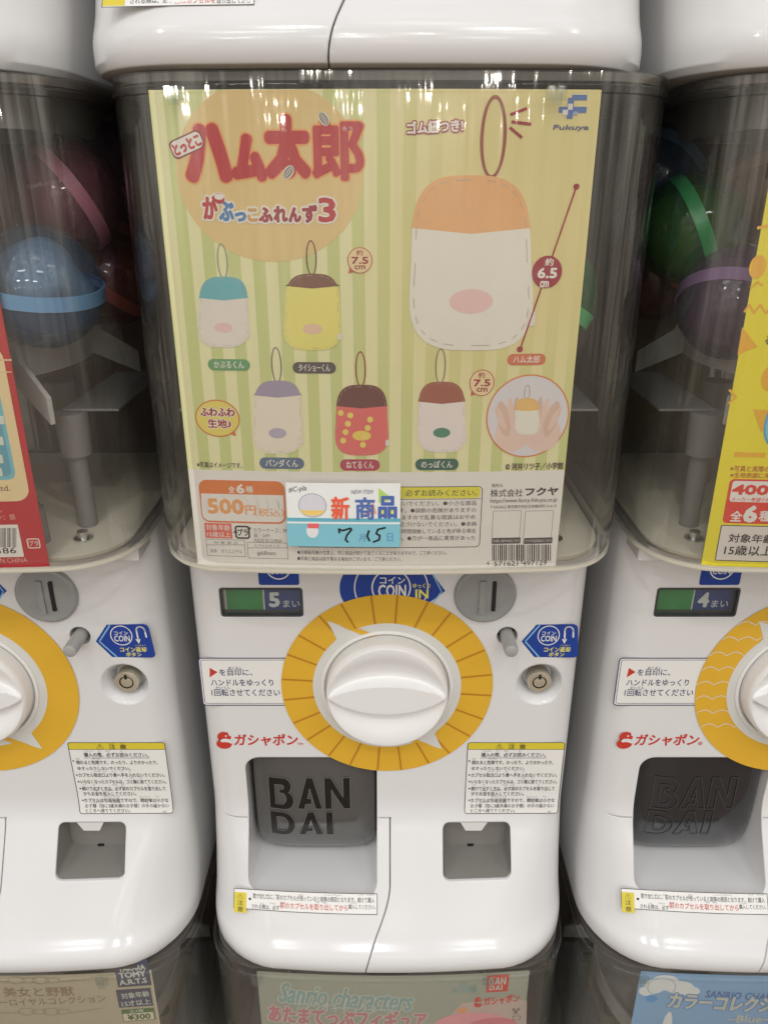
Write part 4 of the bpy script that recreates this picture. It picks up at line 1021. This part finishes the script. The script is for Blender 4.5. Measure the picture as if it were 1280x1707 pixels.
def low_posters():
    mz = Z_MID-HM
    t = poster_root(0, -1, 'pastel poster with mint to pink lettering under the centre machine')
    s = Sheet(poster_surf, 0, mz, maxedge=.009, eps=.0001)
    x0 = s.P(431, 1650)[0]; x1 = s.P(879, 1650)[0]; z1 = .600; z0 = .36
    BG = mat('pastel_print', (.40, .42, .34), .5, noise=.06, nscale=9); card(poster_surf, x0, z0, x1, z1, BG, t)
    AQ, W2, PK = ink(132, 160, 156), ink(188, 192, 180), ink(188, 122, 128)
    PKB = ink(186, 168, 158)
    s.poly([(x0+.002+.09*math.cos(a), .36+.19+.0*math.sin(a)-(.03 if math.sin(a) < 0 else 0)) for a in (0, PI)][:0] or [s.P(*p) for p in ((735, 1707), (770, 1672), (840, 1662), (878, 1668), (870, 1900), (740, 1900))], PKB, 1)
    s.fat('Sanrio characters', (465, 1646, 690, 1680), AQ, 4, 1.2, shear=.3, rot=-4, out=W2, outw=2)
    s.text('サンリオキャラクターズ', (490, 1671, 660, 1688), W2, 4, .02, rot=-3, out=AQ, outw=1.2)
    s.fat('あたまてっぷフィギュア', (448, 1682, 712, 1712), PK, 4, 1.6, rot=-2, out=W2, outw=2)
    s.text('全', (752, 1645, 763, 1654), AQ, 4, .02); s.text('5', (765, 1637, 780, 1655), AQ, 4, .04); s.text('種', (782, 1644, 793, 1653), AQ, 4, .02); s.rframe((781, 1642, 794, 1655), 1, 1, AQ, 3)
    s.rrect((811, 1625, 847, 1653), 1, ink(198, 62, 50), 2); bandai(s, (815, 1629, 843, 1650), W2, 3)
    capsule_mark(s, (790, 1662, 803, 1679), ink(200, 62, 50), BG, 2); s.text('ガシャポン', (806, 1659, 866, 1673), ink(200, 62, 50), 4, .03, rot=4)
    s.text('✂', (853, 1680, 866, 1692), ink(80, 84, 80), 3, .01); s.rframe((854, 1693, 867, 1700), .5, 1, ink(80, 84, 80), 3)
    s.ell(770, 1684, 9, 5, ink(216, 150, 110), 2); s.ell(784, 1706, 60, 18, ink(220, 150, 156), 2); s.ell(820, 1712, 42, 16, ink(206, 120, 130), 3)
    s.build('print', t); seat_parts(t)
    mx = -PITCHX
    t = poster_root(-1, -1, 'beige poster with brown lettering and navy boxes under the left machine')
    s = Sheet(poster_surf, mx, mz, maxedge=.009, eps=.0001)
    x1 = s.P(256, 1640)[0]; BG = mat('beige_print', (.52, .46, .33), .5, noise=.08, nscale=9); card(poster_surf, x1-.2, z0, x1, z1, BG, t)
    BR = ink(140, 120, 84); NV = ink(70, 72, 92)
    for b in ((193, 1600, 250, 1644), (196, 1648, 254, 1678)): s.rrect(b, .5, NV, 2)
    s.text('TAKARA', (197, 1609, 243, 1618), W2, 3, .04, rot=3); s.text('TOMY', (198, 1619, 244, 1629), W2, 3, .04, rot=3); s.text('A.R.T.S', (199, 1631, 246, 1640), W2, 3, .04, rot=3)
    s.text('対象年齢', (202, 1653, 250, 1663), W2, 3, .02, rot=3); s.text('15才以上', (203, 1666, 252, 1676), W2, 3, .02, rot=3)
    s.rrect((204, 1681, 259, 1701), 1, ink(84, 110, 56), 2); s.rrect((206, 1688, 257, 1700), .5, ink(206, 200, 176), 3); s.text('全4種', (216, 1682, 240, 1687), W2, 4, .01); s.text('¥300', (213, 1689, 252, 1699), ink(70, 96, 48), 4, .04)
    s.text('美女と野獣', (6, 1645, 124, 1661), BR, 3, .012); s.text('キャラクターロイヤルコレクション', (-80, 1664, 178, 1676), BR, 3, .008, rot=1.5)
    for y, o in ((1634, 0), (1686, 18)):
        for k in range(4): s.ering(28+o+k*20, y, 14-2*(k % 2), 6-1.5*(k % 2), .9, BR, 3, 24)
        s.line([(100+o, y+2), (140, y-1), (172, y-6)], 1, BR, 3); s.line([(14+o, y+2), (-20, y+2)], 1, BR, 3)
    s.build('print', t); seat_parts(t)
    mx = PITCHX
    t = poster_root(1, -1, 'light blue poster with white cloud lettering under the right machine')
    s = Sheet(poster_surf, mx, mz, maxedge=.009, eps=.0001)
    x0 = s.P(1062, 1650)[0]; BG = ink(128, 168, 206); card(poster_surf, x0, z0, x0+.22, z1, BG, t)
    CL = ink(214, 222, 226); DB = ink(78, 108, 160)
    for c in ((1090, 1644, 18, 12), (1108, 1638, 24, 13), (1132, 1646, 24, 11), (1150, 1652, 16, 8), (1078, 1652, 14, 8)): s.ell(*c, CL, 1)
    s.ering(1102, 1645, 24, 16, 1.5, ink(150, 170, 190), 2); s.ell(1085, 1664, 10, 6, ink(90, 150, 206), 2)
    s.text('SANRIO CHARACTERS', (1174, 1655, 1345, 1667), DB, 3, .02, rot=-3)
    s.fat('カラーコレクション', (1112, 1660, 1338, 1686), W2, 4, 1.5, out=ink(96, 138, 190), outw=2, rot=-2)
    s.text('~Blue~', (1210, 1692, 1285, 1704), W2, 4, .03); s.ell(1110, 1712, 8, 26, CL, 2)
    s.build('print', t); seat_parts(t)
low_posters()

# ------------------------------------------------------------------ capsules lying in the hoppers
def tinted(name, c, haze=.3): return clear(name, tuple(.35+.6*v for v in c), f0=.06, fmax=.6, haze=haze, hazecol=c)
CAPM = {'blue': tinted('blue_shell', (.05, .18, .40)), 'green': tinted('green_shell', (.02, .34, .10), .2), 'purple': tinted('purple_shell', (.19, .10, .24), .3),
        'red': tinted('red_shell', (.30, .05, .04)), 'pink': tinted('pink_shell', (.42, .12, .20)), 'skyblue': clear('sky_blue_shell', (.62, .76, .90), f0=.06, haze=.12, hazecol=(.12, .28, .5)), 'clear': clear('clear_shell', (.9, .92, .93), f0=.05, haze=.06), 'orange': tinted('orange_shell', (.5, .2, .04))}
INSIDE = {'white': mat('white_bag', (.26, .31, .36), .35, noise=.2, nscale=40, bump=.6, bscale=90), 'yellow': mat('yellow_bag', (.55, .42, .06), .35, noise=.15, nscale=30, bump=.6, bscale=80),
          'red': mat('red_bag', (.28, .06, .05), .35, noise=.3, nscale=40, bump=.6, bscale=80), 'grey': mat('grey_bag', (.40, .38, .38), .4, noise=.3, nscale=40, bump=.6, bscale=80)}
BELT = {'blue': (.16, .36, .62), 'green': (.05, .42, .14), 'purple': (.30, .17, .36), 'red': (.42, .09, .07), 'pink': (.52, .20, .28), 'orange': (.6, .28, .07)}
RC = .034
def shell(z0a, a0, a1, rad):
    def f(b):
        n = 40; rings = []
        for i in range(13):
            a = math.radians(a0+(a1-a0)*i/12); rings.append([(rad*math.cos(a)*math.cos(2*PI*j/n), rad*math.cos(a)*math.sin(2*PI*j/n), rad*math.sin(a)) for j in range(n)])
        loft(b, rings, False, False)
    return f
def belt(b):
    n = 40; loft(b, [[(r*math.cos(2*PI*j/n), r*math.sin(2*PI*j/n), z) for j in range(n)] for r, z in ((RC-.0006, -.004), (RC+.0007, -.004), (RC+.0007, .004), (RC-.0006, .004))], False, False)
def lump(b):
    bmesh.ops.create_icosphere(b, subdivisions=4, radius=.026)
    rnd = random.Random(4); dirs = [Vector((rnd.uniform(-1, 1), rnd.uniform(-1, 1), rnd.uniform(-1, 1))).normalized() for _ in range(14)]
    for v in b.verts:
        d = v.co.normalized(); k = 1+sum(.10*max(0, d.dot(q)-.75)*4*(1 if i % 2 else -1) for i, q in enumerate(dirs)); v.co *= max(.6, min(1.12, k))
def capsule(ix, x, y, z, rot, col, ins, label, group='capsules in the hoppers'):
    t = tag(empty('capsule', (PITCHX*ix+x, y, Z_MID+z)), label, 'capsule', group); t.rotation_euler = rot
    shared('upper_shell', 'us'+col, lambda: bmm(shell(0, 3, 89.5, RC), 'upper_shell', 60), t, [CAPM['skyblue'] if col in ('blue',) else CAPM[col]])
    shared('lower_shell', 'ls'+col, lambda: bmm(shell(0, -89.5, -3, RC), 'lower_shell', 60), t, [CAPM[col]])
    shared('belt', 'belt'+col, lambda: bmm(belt, 'belt', 30), t, [mat('belt_'+col, BELT[col], .3, noise=.05)])
    shared('toy_bag', 'lump'+ins, lambda: bmm(lump, 'toy_bag', 80), t, [INSIDE[ins]])
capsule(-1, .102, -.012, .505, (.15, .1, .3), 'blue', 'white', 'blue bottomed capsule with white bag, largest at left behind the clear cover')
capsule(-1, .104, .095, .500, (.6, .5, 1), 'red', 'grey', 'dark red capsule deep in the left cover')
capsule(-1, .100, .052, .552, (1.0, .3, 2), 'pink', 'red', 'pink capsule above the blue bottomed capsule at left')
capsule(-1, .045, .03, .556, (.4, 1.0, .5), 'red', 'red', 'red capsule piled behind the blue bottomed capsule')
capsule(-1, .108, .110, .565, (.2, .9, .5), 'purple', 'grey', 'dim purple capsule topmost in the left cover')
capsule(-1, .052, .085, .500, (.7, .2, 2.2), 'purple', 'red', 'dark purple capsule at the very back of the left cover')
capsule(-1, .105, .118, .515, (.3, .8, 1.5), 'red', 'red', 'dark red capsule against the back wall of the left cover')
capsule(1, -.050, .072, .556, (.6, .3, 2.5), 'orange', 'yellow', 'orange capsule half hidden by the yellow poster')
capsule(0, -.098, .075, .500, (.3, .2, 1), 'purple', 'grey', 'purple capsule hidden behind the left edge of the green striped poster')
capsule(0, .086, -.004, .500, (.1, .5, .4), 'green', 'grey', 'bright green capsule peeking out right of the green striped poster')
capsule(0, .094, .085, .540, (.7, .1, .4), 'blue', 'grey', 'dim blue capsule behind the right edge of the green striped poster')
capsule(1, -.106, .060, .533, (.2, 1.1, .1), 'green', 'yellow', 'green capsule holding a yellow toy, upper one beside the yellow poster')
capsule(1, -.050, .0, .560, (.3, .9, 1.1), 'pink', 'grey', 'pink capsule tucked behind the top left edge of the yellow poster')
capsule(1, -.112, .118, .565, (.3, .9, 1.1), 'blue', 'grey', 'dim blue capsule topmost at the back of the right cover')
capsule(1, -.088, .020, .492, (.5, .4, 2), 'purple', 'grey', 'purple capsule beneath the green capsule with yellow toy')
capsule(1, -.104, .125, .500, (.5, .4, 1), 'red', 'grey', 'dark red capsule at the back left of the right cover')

# ------------------------------------------------------------------ what stands behind and below
bm = bmesh.new(); box(bm, -3, 3, -4, .36, -.06, 0)
o = link('floor', bm_mesh(bm, 'floor'), None, [mat('brown_floor', (.16, .11, .075), .4, noise=.2, nscale=8)]); o['kind'] = 'structure'
bm = bmesh.new(); box(bm, -3, 3, .36, .42, 0, 2.9)
o = link('wall', bm_mesh(bm, 'wall'), None, [mat('dark_wall', (.09, .065, .05), .6, noise=.2, nscale=10)]); o['kind'] = 'structure'
bm = bmesh.new(); box(bm, -.46, .46, -.03, .30, .001, Z_MID-HM-.0005)
tag(link('plinth', bm_mesh(bm, 'plinth'), None, [mat('plinth_grey', (.2, .19, .18), .5, noise=.1)]), 'low grey plinth under the bottom row of machines', 'plinth')

bpy.data.objects.remove(TXO)
bpy.data.curves.remove(TXC)
